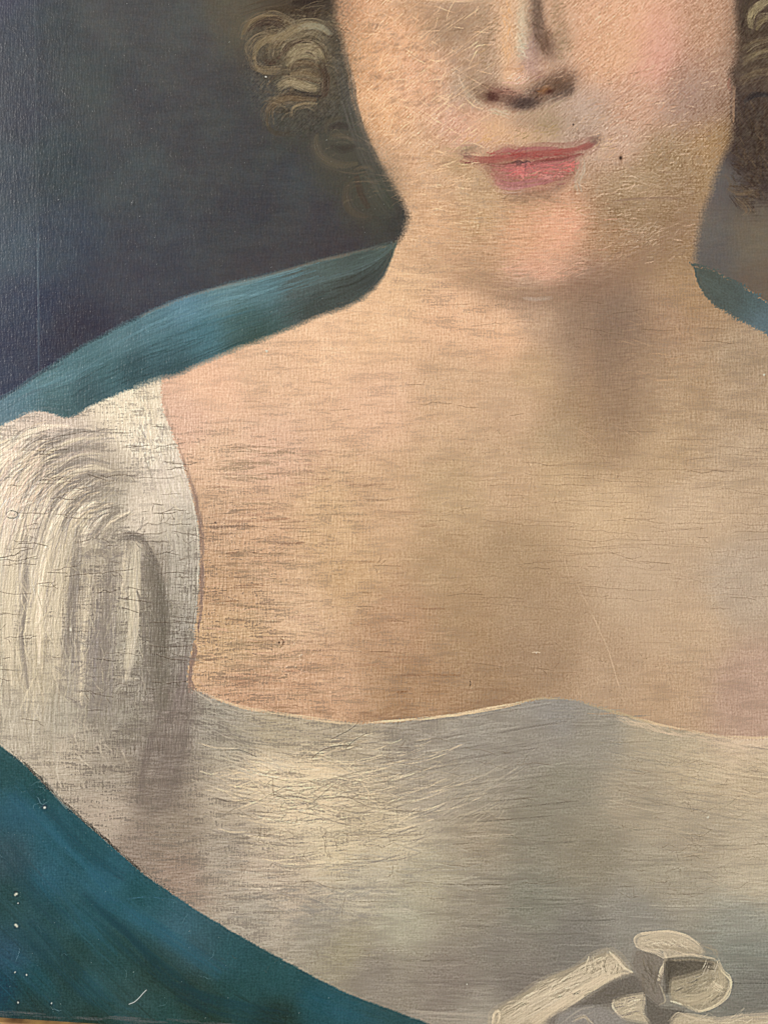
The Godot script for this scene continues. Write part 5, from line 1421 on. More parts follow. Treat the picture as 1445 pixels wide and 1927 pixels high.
	lock([1390, 210, 1400, 230, 1420, 240, 1450, 236], 30, 40.5, 2.48, Vector3(66, 56, 50), Vector3(96, 82, 71), 0.288)
	lock([1394, 260, 1410, 250, 1430, 254, 1456, 250], 19, 21.6, 1.86, mid, dark, 0.252)
	lock([1390, 290, 1410, 310, 1430, 320, 1456, 318], 38, 59.4, 3.1, Vector3(70, 60, 54), Vector3(82, 70, 62), 0.288)
	lock([1370, 352, 1388, 362, 1410, 360, 1424, 368], 22, 18.9, 1.86, tan, Vector3(90, 74, 64), 0.324)
	lock([1380, 374, 1396, 384, 1404, 396, 1396, 406], 17, 16.2, 1.86, Vector3(100, 84, 71), tan, 0.324)
	lock([1374, 366, 1384, 380, 1394, 390], 9, 10.8, 1.86, Vector3(72, 60, 55), dark, 0.324)
	lock([1402, 384, 1416, 376, 1426, 366], 9, 10.8, 1.8, tan, mid, 0.288)
	# crown, above the part of the picture in view
	for k in 160:
		var t := rng.randf_range(0, PI)
		var rr := rng.randf_range(0.92, 1.2)
		var x := 1005.0 - cos(t) * 430.0 * rr
		var y := -150.0 - sin(t) * 330.0 * rr
		stroke(PackedVector2Array([Vector2(x, y), Vector2(x + sin(t) * 40, y + cos(t) * -20), Vector2(x + sin(t) * 80, y - cos(t) * 60)]), rng.randf_range(8, 22), tan.lerp(dark, rng.randf()), 0.6)
	dabs(1424, 262, 40, 84, 90, Vector3(70, 60, 53), Vector3(98, 82, 67), 0.5, 7, 26, 1.2, 20.0)
	dabs(1412, 330, 36, 60, 60, Vector3(66, 57, 52), Vector3(90, 75, 63), 0.5, 6, 22, 0.6, 20.0)
	dabs(1420, 300, 36, 90, 26, Vector3(124, 104, 84), Vector3(100, 84, 68), 0.35, 3, 20, 0.9, 24.0)
	dabs(1404, 30, 16, 60, 40, Vector3(70, 60, 53), Vector3(92, 80, 66), 0.5, 6, 26, 1.5, 16.0)
	for f in [[[1414, 52, 1412, 30, 1424, 12, 1450, 0], 13, 166, 150, 114, 0.7], [[1424, 56, 1434, 38, 1456, 28], 10, 142, 126, 96, 0.6], [[1398, 120, 1418, 102, 1440, 94, 1470, 92], 12, 134, 118, 92, 0.6], [[1394, 96, 1414, 82, 1450, 72], 9, 116, 100, 80, 0.6], [[1392, 150, 1414, 138, 1440, 132, 1470, 136], 13, 118, 102, 82, 0.55], [[1400, 192, 1420, 180, 1446, 178], 10, 64, 60, 60, 0.7],
		[[1352, 334, 1364, 330, 1374, 344, 1370, 360], 9, 118, 102, 86, 0.3], [[1370, 352, 1390, 364, 1414, 360, 1430, 368], 11, 112, 94, 76, 0.5], [[1382, 374, 1398, 386, 1404, 400], 9, 104, 86, 70, 0.5]]:
		for k in 3:
			stroke(moved(pv(f[0]), rng.randf_range(-3, 3), 1.5), f[1] * rng.randf_range(0.6, 1.0), Vector3(f[2], f[3], f[4]) + Vector3.ONE * rng.randf_range(-10, 10), f[5] * 0.55, 0.6, 24.0, 0.35)
	grain(1420, 200, 60, 230, 10.0)
	grain(570, 130, 120, 140, 8.0)
	# ear lobe
	lock([1374, 146, 1370, 158, 1374, 170], 9, 8.1, 2.48, Vector3(148, 100, 87), Vector3(160, 118, 98), 0.324, 1)
	lock([1380, 160, 1379, 200, 1378, 230], 9, 6.75, 1.86, Vector3(191, 153, 120), Vector3(172, 138, 112), 0.288, 1)


func paint_bow() -> void:
	var lite := Vector3(236, 216, 184)
	var body := Vector3(172, 157, 131)
	var shade := Vector3(110, 102, 93)
	# left ribbon
	fill([918, 1950, 924, 1908, 938, 1896, 975, 1876, 1000, 1856, 1032, 1839, 1070, 1827, 1090, 1816, 1110, 1800, 1127, 1791, 1146, 1786, 1164, 1798, 1189, 1829, 1170, 1834, 1145, 1842, 1112, 1864, 1070, 1890, 1034, 1914, 1018, 1950], Vector3(192, 176, 149), 0.95, 8)
	lock([936, 1906, 985, 1876, 1040, 1846, 1100, 1818, 1140, 1798], 22, 12, 5, Vector3(150, 138, 118), Vector3(176, 162, 138), 0.7, 2)
	lock([950, 1922, 1000, 1890, 1060, 1860, 1115, 1838, 1160, 1822], 40, 36, 4, Vector3(226, 208, 180), Vector3(190, 174, 148), 0.95, 3)
	lock([1000, 1925, 1050, 1892, 1105, 1858, 1140, 1838, 1166, 1830], 16, 12, 4, Vector3(228, 208, 178), Vector3(206, 188, 158), 0.75, 2)
	for k in 40:
		var a := Vector2(rng.randf_range(1106, 1168), 0)
		a.y = lerpf(1800, 1812, (a.x - 1106) / 62.0) + rng.randf_range(-4, 12)
		stroke(PackedVector2Array([a, a + Vector2(rng.randf_range(-5, 3), 10), a + Vector2(rng.randf_range(-9, 2), 22)]), rng.randf_range(1.5, 3), Vector3(220, 202, 172) if rng.randf() < 0.6 else Vector3(150, 138, 116), 0.75, 0.8, 26.0)
	for k in 60:
		var u := rng.randf()
		var a := Vector2(lerpf(940, 1120, u), lerpf(1912, 1820, u) + rng.randf_range(-12, 26))
		stroke(PackedVector2Array([a, a + Vector2(10, -4 - rng.randf() * 6), a + Vector2(24, -13)]), rng.randf_range(1.5, 3), Vector3(226, 208, 178) if rng.randf() < 0.55 else Vector3(144, 131, 110), 0.7, 0.9, 26.0)
	lock([1146, 1790, 1160, 1804, 1176, 1822, 1190, 1829], 6, 3, 3, Vector3(234, 214, 182), lite, 0.62, 0.7)
	lock([1190, 1830, 1170, 1833, 1146, 1842, 1112, 1864, 1070, 1890, 1036, 1912], 7, 5, 3.5, lite, Vector3(204, 186, 156), 0.7, 1.5)
	lock([926, 1928, 929, 1908, 937, 1902, 940, 1912, 936, 1926], 6, 3, 3, lite, Vector3(210, 192, 162), 0.8, 1)
	# shadow under it
	fill([1190, 1832, 1150, 1846, 1100, 1880, 1060, 1900, 1150, 1890, 1212, 1868, 1212, 1846], shade, 0.8, 4)
	fill([1034, 1915, 1060, 1896, 1040, 1930, 1020, 1940], Vector3(120, 112, 105), 0.7, 4)
	# knot
	fill([1194, 1784, 1228, 1792, 1250, 1800, 1250, 1830, 1244, 1850, 1250, 1884, 1240, 1894, 1212, 1868, 1200, 1838, 1186, 1816], Vector3(134, 124, 112), 0.85, 4)
	lock([1206, 1796, 1220, 1830, 1232, 1870], 14, 28, 3, Vector3(148, 138, 125), Vector3(108, 99, 88), 0.4)
	fill([1212, 1870, 1240, 1894, 1290, 1900, 1270, 1918, 1262, 1950, 1230, 1950, 1214, 1910], Vector3(104, 97, 88), 0.8, 4)
	# top loop
	fill([1194, 1774, 1200, 1760, 1222, 1757, 1251, 1755, 1288, 1764, 1318, 1780, 1326, 1793, 1308, 1798, 1254, 1801, 1248, 1788, 1228, 1790, 1200, 1784], Vector3(190, 175, 150), 0.95, 3)
	for k in 46:
		var t := rng.randf()
		var a := Vector2(lerpf(1200, 1296, t), lerpf(1768, 1786, t) + rng.randf_range(-8, 10))
		stroke(PackedVector2Array([a, a + Vector2(10, 3), a + Vector2(24, 8)]), rng.randf_range(1.5, 3.5), lite if rng.randf() < 0.5 else Vector3(150, 138, 125), 0.80, 1.1, 24.0)
	dabs(1262, 1778, 52, 14, 60, Vector3(214, 196, 166), Vector3(150, 136, 118), 0.45, 2.6, 22, 0.25, 26.0)
	dabs(1226, 1830, 26, 36, 50, Vector3(146, 134, 116), Vector3(102, 94, 82), 0.4, 3, 18, 1.0, 16.0)
	lock([1202, 1776, 1222, 1766, 1256, 1762, 1290, 1772, 1312, 1786], 22, 16, 4, Vector3(222, 204, 174), Vector3(190, 174, 148), 0.6, 2)
	lock([1206, 1786, 1240, 1784, 1290, 1790, 1316, 1796], 14, 8, 3.5, Vector3(160, 146, 124), Vector3(184, 168, 142), 0.5, 2)
	lock([1198, 1782, 1194, 1768, 1206, 1758, 1252, 1754, 1290, 1762, 1316, 1778], 6, 4, 3, lite, Vector3(205, 187, 159), 0.78, 1)
	lock([1196, 1778, 1214, 1786, 1236, 1792, 1252, 1802], 6, 7, 4, lite, Vector3(211, 193, 167), 0.78, 1)
	lock([1252, 1801, 1300, 1796, 1345, 1804], 5, 4, 3, lite, body, 0.5, 1)
	lock([1250, 1792, 1252, 1808, 1244, 1828, 1238, 1846], 7, 6, 4, lite, Vector3(205, 187, 159), 0.62, 1)
	lock([1240, 1850, 1248, 1868, 1252, 1884, 1240, 1892], 4, 3, 2, Vector3(201, 195, 171), body, 0.55, 1)
	lock([1318, 1778, 1330, 1782, 1344, 1790, 1350, 1802], 6, 8, 3, Vector3(153, 143, 130), body, 0.4)
	# right loop, hollow
	fill([1252, 1804, 1300, 1801, 1340, 1806, 1352, 1812, 1362, 1830, 1372, 1846, 1366, 1872, 1346, 1892, 1316, 1902, 1292, 1894, 1262, 1884, 1254, 1850], Vector3(168, 155, 130), 0.95, 3)
	fill([1252, 1806, 1298, 1803, 1336, 1808, 1346, 1816, 1320, 1826, 1290, 1836, 1262, 1842, 1252, 1850], Vector3(96, 89, 79), 0.85, 5)
	fill([1250, 1806, 1262, 1804, 1274, 1822, 1262, 1832, 1258, 1870, 1248, 1868], Vector3(85, 79, 70), 0.7, 3)
	for k in 70:
		var a := Vector2(rng.randf_range(1264, 1350), rng.randf_range(1836, 1886))
		stroke(PackedVector2Array([a, a + Vector2(8, -1), a + Vector2(18, -6)]), rng.randf_range(1.5, 3), Vector3(187, 175, 151) if rng.randf() < 0.55 else Vector3(124, 116, 102), 0.77, 1.1, 22.0)
	for k in 16:
		var a := Vector2(rng.randf_range(1316, 1342), rng.randf_range(1822, 1846))
		stroke(PackedVector2Array([a, a + Vector2(5, -8), a + Vector2(8, -18)]), 2.2, Vector3(191, 179, 157), 0.77, 1.0, 22.0)
	dabs(1316, 1862, 46, 26, 90, Vector3(186, 172, 142), Vector3(128, 118, 98), 0.42, 2.6, 18, -0.35, 22.0)
	dabs(1296, 1818, 44, 12, 40, Vector3(84, 78, 68), Vector3(110, 102, 88), 0.45, 3, 18, 0.05, 6.0)
	lock([1268, 1876, 1296, 1880, 1330, 1872, 1352, 1850, 1352, 1826], 26, 20, 4, Vector3(206, 190, 160), Vector3(166, 152, 126), 0.55, 2)
	lock([1350, 1806, 1358, 1826, 1370, 1838, 1374, 1850, 1366, 1874, 1346, 1892, 1316, 1902, 1292, 1894], 7, 5, 3.5, Vector3(229, 211, 175), lite, 0.62, 1)
	lock([1336, 1852, 1346, 1860, 1356, 1866], 3, 3, 2.5, lite, lite, 0.78, 0.7)
	lock([1340, 1846, 1350, 1854, 1360, 1858], 2, 3, 2.5, lite, lite, 0.78, 0.7)
	lock([1260, 1884, 1270, 1886, 1282, 1890], 3, 3, 2.5, lite, lite, 0.72, 0.7)
	# small end below the knot
	fill([1151, 1884, 1172, 1874, 1211, 1868, 1209, 1902, 1218, 1926, 1172, 1917, 1160, 1908], Vector3(194, 179, 152), 0.95, 3)
	for k in 26:
		var a := Vector2(rng.randf_range(1156, 1196), rng.randf_range(1880, 1912))
		stroke(PackedVector2Array([a, a + Vector2(8, -2), a + Vector2(20, -4)]), rng.randf_range(1.5, 3), lite if rng.randf() < 0.5 else Vector3(145, 133, 122), 0.85, 1.0, 22.0)
	lock([1154, 1880, 1152, 1892, 1160, 1906, 1170, 1918], 3, 3, 2.5, lite, lite, 0.78, 0.8)
	lock([1211, 1870, 1210, 1890, 1206, 1904], 3, 3, 2, lite, body, 0.5, 0.8)
	# ribbon at the lower edge
	fill([1040, 1940, 1050, 1908, 1078, 1894, 1130, 1892, 1168, 1912, 1190, 1945], Vector3(151, 144, 136), 0.8, 4)
	lock([1062, 1930, 1090, 1906, 1120, 1898], 12, 20, 3, Vector3(183, 173, 157), Vector3(142, 136, 128), 0.4)
	lock([1078, 1922, 1098, 1914, 1110, 1930], 5, 8, 3, lite, body, 0.5)
	lock([1170, 1916, 1200, 1908, 1218, 1922, 1224, 1940], 5, 5, 2.5, lite, body, 0.45)
	fill([1256, 1945, 1266, 1914, 1290, 1908, 1320, 1912, 1352, 1916, 1400, 1910, 1500, 1900, 1500, 1945], Vector3(196, 180, 152), 0.95, 4)
	lock([1260, 1924, 1274, 1912, 1300, 1912, 1330, 1926], 8, 10, 3, lite, body, 0.5)
	lock([1340, 1924, 1390, 1914, 1460, 1908], 12, 14, 3.5, lite, Vector3(164, 152, 136), 0.45)
	# thick creamy touches on the turns of the ribbon
	dabs(1060, 1862, 60, 22, 60, Vector3(240, 222, 192), Vector3(212, 195, 166), 0.5, 3, 26, -0.55, 60.0)
	dabs(1140, 1820, 30, 14, 40, Vector3(236, 218, 188), Vector3(200, 184, 156), 0.5, 2.6, 16, 0.9, 50.0)
	dabs(975, 1900, 36, 18, 36, Vector3(232, 214, 184), Vector3(200, 184, 156), 0.45, 3, 22, -0.5, 50.0)
	dabs(1250, 1772, 56, 12, 50, Vector3(238, 220, 190), Vector3(206, 190, 162), 0.45, 2.6, 20, 0.2, 50.0)
	dabs(1340, 1868, 24, 24, 46, Vector3(226, 210, 178), Vector3(190, 175, 146), 0.45, 2.6, 18, -0.8, 50.0)
	dabs(1182, 1896, 22, 18, 36, Vector3(232, 214, 184), Vector3(200, 184, 156), 0.45, 2.4, 16, -0.15, 50.0)
	dabs(1380, 1920, 90, 10, 50, Vector3(228, 212, 182), Vector3(196, 180, 152), 0.45, 3, 30, -0.06, 50.0)
	dabs(1224, 1840, 18, 40, 40, Vector3(96, 88, 77), Vector3(128, 118, 102), 0.42, 3, 20, 1.2, 10.0)
	dabs(1130, 1870, 70, 14, 40, Vector3(98, 91, 80), Vector3(124, 115, 101), 0.4, 4, 22, -0.4, 6.0)


func paint_chest() -> void:
	# broken level strokes where the thin flesh paint rides over the weave
	for k in 420:
		var x := 380.0 + pow(rng.randf(), 1.5) * 520.0
		var y := rng.randf_range(850, 1330)
		var ci := clampi(int(x) + CO, 0, 2699)
		if x < c_sl[int(y) + 1000] + 8 or y > c_nk[ci] - 8:
			continue
		var ln := rng.randf_range(16, 80)
		var c := rng.randf_range(-42, 24) * clampf(1.35 - (x - 380.0) / 560.0, 0.3, 1.0)
		stroke(PackedVector2Array([Vector2(x, y), Vector2(x + ln * 0.5, y + rng.randf_range(-1, 2)), Vector2(x + ln, y + rng.randf_range(-3, 3))]), rng.randf_range(2.5, 9), at_px(Vector2(x + 4, y)) + Vector3(c, c, c * 0.8), 0.5, 1.3, 20.0)
	for k in 590:
		var x := rng.randf_range(330, 1640)
		var y := rng.randf_range(640, 1330)
		var ci := clampi(int(x) + CO, 0, 2699)
		if y < c_sb[ci] + 12 and x < 760 or x < c_sl[int(y) + 1000] + 8 or y > c_nk[ci] - 12:
			continue
		var ln := rng.randf_range(20, 110)
		var c := rng.randf_range(-9, 9)
		stroke(PackedVector2Array([Vector2(x, y), Vector2(x + ln * 0.5, y + rng.randf_range(-1, 1)), Vector2(x + ln, y + rng.randf_range(-2, 2))]), rng.randf_range(1.5, 6), at_px(Vector2(x + 4, y)) + Vector3(c, c, c * 0.8), 0.42, 1.2, 16.0)
	for k in 150:
		var x := 372.0 + absf(rng.randfn(0, 170))
		var y := 850.0 + rng.randi_range(0, 19) * 24.0 + rng.randfn(0, 5)
		if x < c_sl[int(y) + 1000] + 6 or y > c_nk[clampi(int(x) + CO, 0, 2699)] - 14:
			continue
		var ln := rng.randf_range(30, 105)
		var f := clampf(1.1 - (x - 372.0) / 480.0, 0.2, 1.0)
		stroke(PackedVector2Array([Vector2(x, y), Vector2(x + ln * 0.5, y + rng.randf_range(-2, 2)), Vector2(x + ln, y + rng.randf_range(-4, 4))]), rng.randf_range(6, 12), Vector3(150, 127, 102), 0.34 * f, 1.5, -6.0)
	dabs(470, 1180, 110, 140, 120, Vector3(226, 184, 154), Vector3(210, 168, 136), 0.4, 3, 22, 0.0, 30.0)
	dabs(600, 1060, 160, 160, 110, Vector3(220, 182, 148), Vector3(196, 160, 126), 0.34, 2.4, 30, 0.0, 24.0)
	dabs(600, 1060, 160, 160, 90, Vector3(220, 182, 148), Vector3(196, 160, 126), 0.34, 2.2, 30, 1.57, 24.0)
	dabs(560, 1240, 60, 50, 70, Vector3(244, 208, 178), Vector3(222, 180, 150), 0.5, 2.2, 7, -0.4, 70.0)
	# flecked lights low on the left of the chest
	for k in 190:
		var x := rng.randfn(560, 60)
		var y := rng.randfn(1210, 70)
		if x < 400 or y > 1325:
			continue
		dot(x, y, Vector3(247, 203, 175), 0.5, 60.0)
		dot(x + 1, y, Vector3(247, 203, 175), 0.4, 60.0)
		dot(x + 2, y + rng.randf_range(-1, 1), Vector3(241, 195, 167), 0.3, 50.0)
	# shade of the neck
	blob(1150, 600, 90, 70, 0.1, Vector3(144, 119, 100), 0.55)
	blob(1150, 640, 62, 110, 0.0, Vector3(140, 115, 96), 0.55)
	blob(1150, 740, 46, 90, 0.0, Vector3(152, 124, 101), 0.4)
	blob(1064, 650, 40, 100, 0.0, Vector3(166, 139, 115), 0.4)
	blob(1104, 690, 16, 60, 0.0, Vector3(178, 142, 112), 0.3)
	dabs(1140, 640, 80, 120, 90, Vector3(134, 110, 93), Vector3(166, 136, 112), 0.25, 5, 26, 0.0, 6.0)
	grain(1145, 660, 150, 190, 3.5)
	dabs(1250, 680, 100, 110, 110, Vector3(196, 160, 126), Vector3(160, 130, 104), 0.3, 3, 30, 0.1, 24.0)
	# pale scratches and seams
	stroke(pv([1080, 1090, 1110, 1150, 1140, 1215, 1160, 1280, 1178, 1335]), 3.0, Vector3(221, 191, 159), 0.45, 1.0, 30.0)
	stroke(pv([1060, 1050, 1070, 1085]), 3.0, Vector3(215, 185, 153), 0.35, 1.0, 20.0)
	stroke(pv([1318, 910, 1328, 945]), 4.0, Vector3(213, 187, 159), 0.4, 1.0, 20.0)
	for k in 26:
		var x := rng.randf_range(1050, 1300)
		var y := rng.randf_range(780, 900)
		stroke(PackedVector2Array([Vector2(x, y), Vector2(x + 22, y + 12), Vector2(x + 40, y + 26)]), 1.6, Vector3(209, 173, 139), 0.35, 0.8, 30.0)
	for k in 46:
		var x := rng.randf_range(1340, 1445)
		var y := rng.randf_range(1040, 1150)
		stroke(PackedVector2Array([Vector2(x, y), Vector2(x + 3, y + 14), Vector2(x + 8, y + 30)]), 2.2, Vector3(207, 183, 159), 0.34, 0.9, 30.0)


func paint_age() -> void:
	# long level cracks over the chest
	for k in 130:
		var x := rng.randf_range(860, 1470)
		var y := 838.0 + pow(rng.randf(), 1.3) * 290.0 + rng.randfn(0, 12)
		crack(x, y, 1, rng.randf_range(0.0, 0.035), rng.randi_range(20, 190), 0.13, rng.randf_range(0.12, 0.38), Vector3(110, 88, 70))
	for k in 90:
		var x := rng.randf_range(420, 1440)
		var y := rng.randf_range(560, 1300)
		var ci := clampi(int(x) + CO, 0, 2699)
		if y < c_sb[ci] + 10 and x < 760 or x < c_sl[int(y) + 1000] + 10 or y > c_nk[ci] - 10:
			continue
		crack(x, y, 1, rng.randf_range(-0.05, 0.08), rng.randi_range(10, 90), 0.14, rng.randf_range(0.15, 0.5), Vector3(90, 70, 54))
	# cracks across the sleeve and strap
	for k in 120:
		var y := rng.randf_range(800, 1360)
		var x := rng.randf_range(-40, 340)
		if x > c_sl[int(y) + 1000] - 30 or y < c_sb[clampi(int(x) + CO, 0, 2699)] + 14:
			continue
		crack(x, y, 1, rng.randf_range(-0.16, 0.12), rng.randi_range(14, 80), 0.22, rng.randf_range(0.4, 0.9), Vector3(76, 64, 54))
	for k in 60:
		var y := rng.randf_range(960, 1160)
		var x := rng.randf_range(260, 360)
		crack(x, y, 1, rng.randf_range(-0.3, 0.3), rng.randi_range(5, 22), 0.7, 0.5, Vector3(92, 80, 68))
	# network on the breast
	for k in 76:
		var x := rng.randf_range(440, 1000)
		var y := rng.randf_range(1390, 1720)
		crack(x, y, 1, rng.randf_range(-0.12, 0.14), rng.randi_range(12, 90), 0.2, rng.randf_range(0.2, 0.55), Vector3(100, 86, 70))
	for k in 46:
		var x := rng.randfn(590, 70)
		var y := rng.randfn(1580, 60)
		crack(x, y, rng.randf_range(-0.25, 0.25), 1, rng.randi_range(8, 44), 0.5, rng.randf_range(0.25, 0.55), Vector3(96, 82, 68))
	for k in 110:
		var x := rng.randf_range(1150, 1440)
		var y := rng.randf_range(1420, 1700)
		crack(x, y, 1, rng.randf_range(-0.12, 0.16), rng.randi_range(10, 60), 0.5, rng.randf_range(0.15, 0.4), Vector3(100, 86, 70))
	# small alligator patches
	for f in [[1250, 1670, 46, 34, 90], [720, 1800, 120, 9, 130], [1170, 1270, 90, 40, 150], [560, 1250, 70, 50, 90], [920, 850, 60, 40, 80]]:
		for k in int(f[4]):
			var x: float = rng.randfn(f[0], f[2])
			var y: float = rng.randfn(f[1], f[3])
			var t := rng.randf_range(0, TAU)
			crack(x, y, cos(t), sin(t) * 0.7, rng.randi_range(4, 12), 0.8, 0.38, Vector3(92, 76, 60))
	# two long curved cracks under the neckline
	for f in [[[586, 1428, 606, 1412, 636, 1404, 668, 1402]], [[622, 1392, 650, 1378, 668, 1366, 676, 1354]], [[650, 1410, 664, 1396, 690, 1380]], [[424, 1412, 452, 1412, 482, 1424]]]:
		stroke(pv(f[0]), 1.4, Vector3(92, 74, 56), 0.7, 0.3, -60.0)
	# scuffs and pits
	for f in [[525, 1209, 1.6], [1167, 296, 3.0], [1078, 233, 1.4], [405, 983, 1.4]]:
		blob(f[0], f[1], f[2], f[2] * 1.1, 0.0, Vector3(62, 44, 38), 0.95, 0.0)
	stroke(pv([884, 1281, 885, 1286, 884, 1290]), 2.2, Vector3(60, 50, 42), 0.7, 0.1, 0.0)
	stroke(pv([528, 1201, 534, 1208, 527, 1220]), 2.5, Vector3(112, 84, 62), 0.7, 0.2, 0.0)
	stroke(pv([12, 966, 22, 961, 34, 966, 30, 974, 16, 974, 12, 966]), 2.0, Vector3(92, 88, 82), 0.7, 0.2, 50.0)
	# white flecks
	for f in [[501, 661, 3.2], [29, 1684, 4.6], [30, 1742, 4.8], [82, 1519, 3.6], [1330, 1536, 3.4], [1436, 706, 3.0], [132, 1184, 3.6], [500, 144, 2.4], [1008, 1228, 2.0], [34, 1700, 2.0], [50, 1835, 2.2], [34, 1887, 2.2], [28, 1830, 2.0], [97, 1888, 2.0], [878, 1851, 2.0]]:
		for q in 3:
			blob(f[0] + rng.randf_range(-1, 1) * f[2] * 0.4, f[1] + rng.randf_range(-1, 1) * f[2] * 0.5, f[2] * rng.randf_range(0.25, 0.5), f[2] * rng.randf_range(0.3, 0.6), rng.randf_range(0, 3), Vector3(214, 208, 186), 0.8, 0.0)
	stroke(pv([1000, 1228, 1008, 1227, 1016, 1228]), 2.0, Vector3(214, 190, 160), 0.8, 0.1, 30.0)
	# dust motes, more of them on the dark paint
	for k in 420:
		var x := rng.randf_range(-50, 740)
		var y := rng.randf_range(-50, 760) if k < 200 else rng.randf_range(1420, 1920)
		var ci := clampi(int(x) + CO, 0, 2699)
		if k < 200 and y > c_sb[ci] or k >= 200 and y < c_lw[ci] + 6:
			continue
		var a := rng.randf_range(0.15, 0.7) * rng.randf()
		dot(x, y, Vector3(200, 205, 200), a, 40.0)
		if rng.randf() < 0.4:
			dot(x + 1, y - 1, Vector3(200, 205, 200), a * 0.7, 40.0)
	for k in 22:
		var x := rng.randf_range(-20, 420) if k < 16 else rng.randf_range(20, 110)
		var y := rng.randf_range(1500, 1900) if k < 16 else rng.randf_range(1470, 1530)
		if y < c_lw[clampi(int(x) + CO, 0, 2699)] + 8:
			continue
		var p := PackedVector2Array([Vector2(x, y)])
		var an := rng.randf_range(0, TAU)
		for s in 4:
			an += rng.randfn(0, 0.7)
			p.append(p[s] + Vector2.from_angle(an) * rng.randf_range(3, 8))
		stroke(p, 1.1, Vector3(150, 176, 184), rng.randf_range(0.12, 0.4), 0.4, 20.0)
	# beads of varnish in the weave at the left edge
	for k in 1500:
		var x := absf(rng.randfn(0, 110)) - 40.0
		var y := rng.randfn(560, 130)
		if x > 260 or y > c_sb[clampi(int(x) + CO, 0, 2699)] - 6:
			continue
		dot(x, y, Vector3(96, 108, 122), 0.16, 110.0)
		dot(x + 1, y, Vector3(96, 108, 122), 0.12, 80.0)
	# the crease that the stretcher bar has pressed into the canvas
	for k in 3:
		var p := PackedVector2Array()
		for i in 12:
			p.append(Vector2(67.0 + i * 0.65 + rng.randfn(0, 0.8) + k * 1.4, -60.0 + i * 74.0))
		stroke(p, 3.5, Vector3(104, 112, 114), 0.09, 0.8, 40.0, 0.02)
	for k in 5:
		var p := PackedVector2Array()
		for i in 4:
			p.append(Vector2(73.5 + rng.randfn(0, 0.6), 440.0 + i * 84.0 + rng.randf_range(-8, 8)))
		stroke(p, 5.0, Vector3(110, 130, 142), 0.06, 1.0, 24.0, 0.1)
	# grime along the foot of the canvas
	for k in 80:
		var x := rng.randf_range(-60, 1500)
		var y := 1906.0 + x * 0.0593 + rng.randfn(0, 3.0)
		stroke(PackedVector2Array([Vector2(x, y), Vector2(x + 30, y + 1.8), Vector2(x + 60, y + 3.6)]), rng.randf_range(3, 7), Vector3(96, 98, 98), 0.34, 1.0, 0.0)
	stroke(pv([238, 1692, 280, 1688, 330, 1694]), 2.5, Vector3(74, 110, 128), 0.5, 0.8, 20.0)


# ------------------------------------------------------------------ the canvas as an object
func put(x: float, y: float) -> Vector2:
	# paint units to metres in the canvas's own upright axes
	return Vector2((x - CX) * PX, (CY - y) * PX).rotated(ROLL)


func slack(x: float, y: float) -> float:
	# how far the old canvas bellies out of its plane, in metres
	var z := 0.0005 * sin(x * 0.0031 + 0.6) * cos(y * 0.0024) + 0.00022 * sin(x * 0.0093 + y * 0.0031) + 0.00014 * sin(y * 0.0157 - x * 0.0021)
	var d := (x - 70.0) / 14.0
	return z + 0.00003 * exp(-d * d) 


const LEFT_HAIR := [452, 70, 462, 24, 520, -20, 570, -60, 628, -60, 628, 0, 642, 69, 656, 138, 666, 190, 698, 277, 746, 360, 766, 410, 740, 424, 690, 415, 652, 392, 642, 330, 596, 296, 580, 246, 548, 256, 506, 246, 504, 206, 520, 176, 512, 140, 470, 122]
const RIGHT_HAIR := [1384, -60, 1640, -60, 1600, 200, 1500, 340, 1430, 372, 1400, 408, 1372, 380, 1345, 340, 1364, 296, 1378, 220, 1374, 140, 1388, 90]
const CROWN := [628, -60, 560, -150, 540, -260, 620, -420, 800, -530, 1010, -560, 1220, -530, 1420, -400, 1500, -240, 1500, -60, 1384, -60, 1385, -150, 1320, -300, 1160, -420, 860, -420, 740, -340, 660, -240, 630, -120]
const LIPS := [866, 294, 880, 297, 900, 300, 916, 296, 934, 284, 952, 276, 968, 278, 984, 282, 1000, 275, 1020, 272, 1056, 274, 1084, 270, 1104, 262, 1122, 262, 1124, 270, 1104, 284, 1090, 296, 1092, 306, 1088, 318, 1076, 334, 1052, 346, 1030, 352, 1006, 356, 985, 362, 962, 362, 940, 354, 926, 338, 914, 318, 896, 306]
const NOSE := [922, -40, 928, 40, 916, 100, 880, 124, 868, 150, 880, 176, 904, 198, 940, 204, 966, 206, 1000, 204, 1040, 194, 1070, 178, 1082, 150, 1078, 122, 1052, 96, 1034, 60, 1024, 0, 1022, -40]
const BOW := [920, 1990, 926, 1908, 940, 1896, 975, 1878, 1032, 1840, 1090, 1816, 1132, 1788, 1160, 1782, 1194, 1784, 1194, 1766, 1206, 1756, 1251, 1753, 1290, 1762, 1330, 1782, 1352, 1804, 1376, 1846, 1370, 1874, 1346, 1896, 1316, 1904, 1352, 1914, 1400, 1908, 1520, 1896, 1520, 1990]

const NOTES := ["dark slate grey painted background", "painted face, neck and bare chest with cracked flesh tones", "painted grey brown curls beside the left cheek", "painted brown curls at the right edge of the face", "painted closed pink lips", "painted nose with dark brown shadow under it", "painted cream white bodice with low neckline", "painted puffed white sleeve on the left arm", "painted cream ribbon bow at the bottom of the bodice", "painted blue shawl over the left shoulder", "painted dark teal shawl over the right shoulder", "painted deep blue shawl across the lower left corner", "painted white sleeve on the far arm", "painted curls over the crown of the head"]
const PARTS := ["painted_background", "painted_skin", "painted_hair", "painted_hair", "painted_lips", "painted_nose", "painted_bodice", "painted_sleeve", "painted_bow", "painted_shawl", "painted_shawl", "painted_shawl", "painted_sleeve", "painted_hair"]


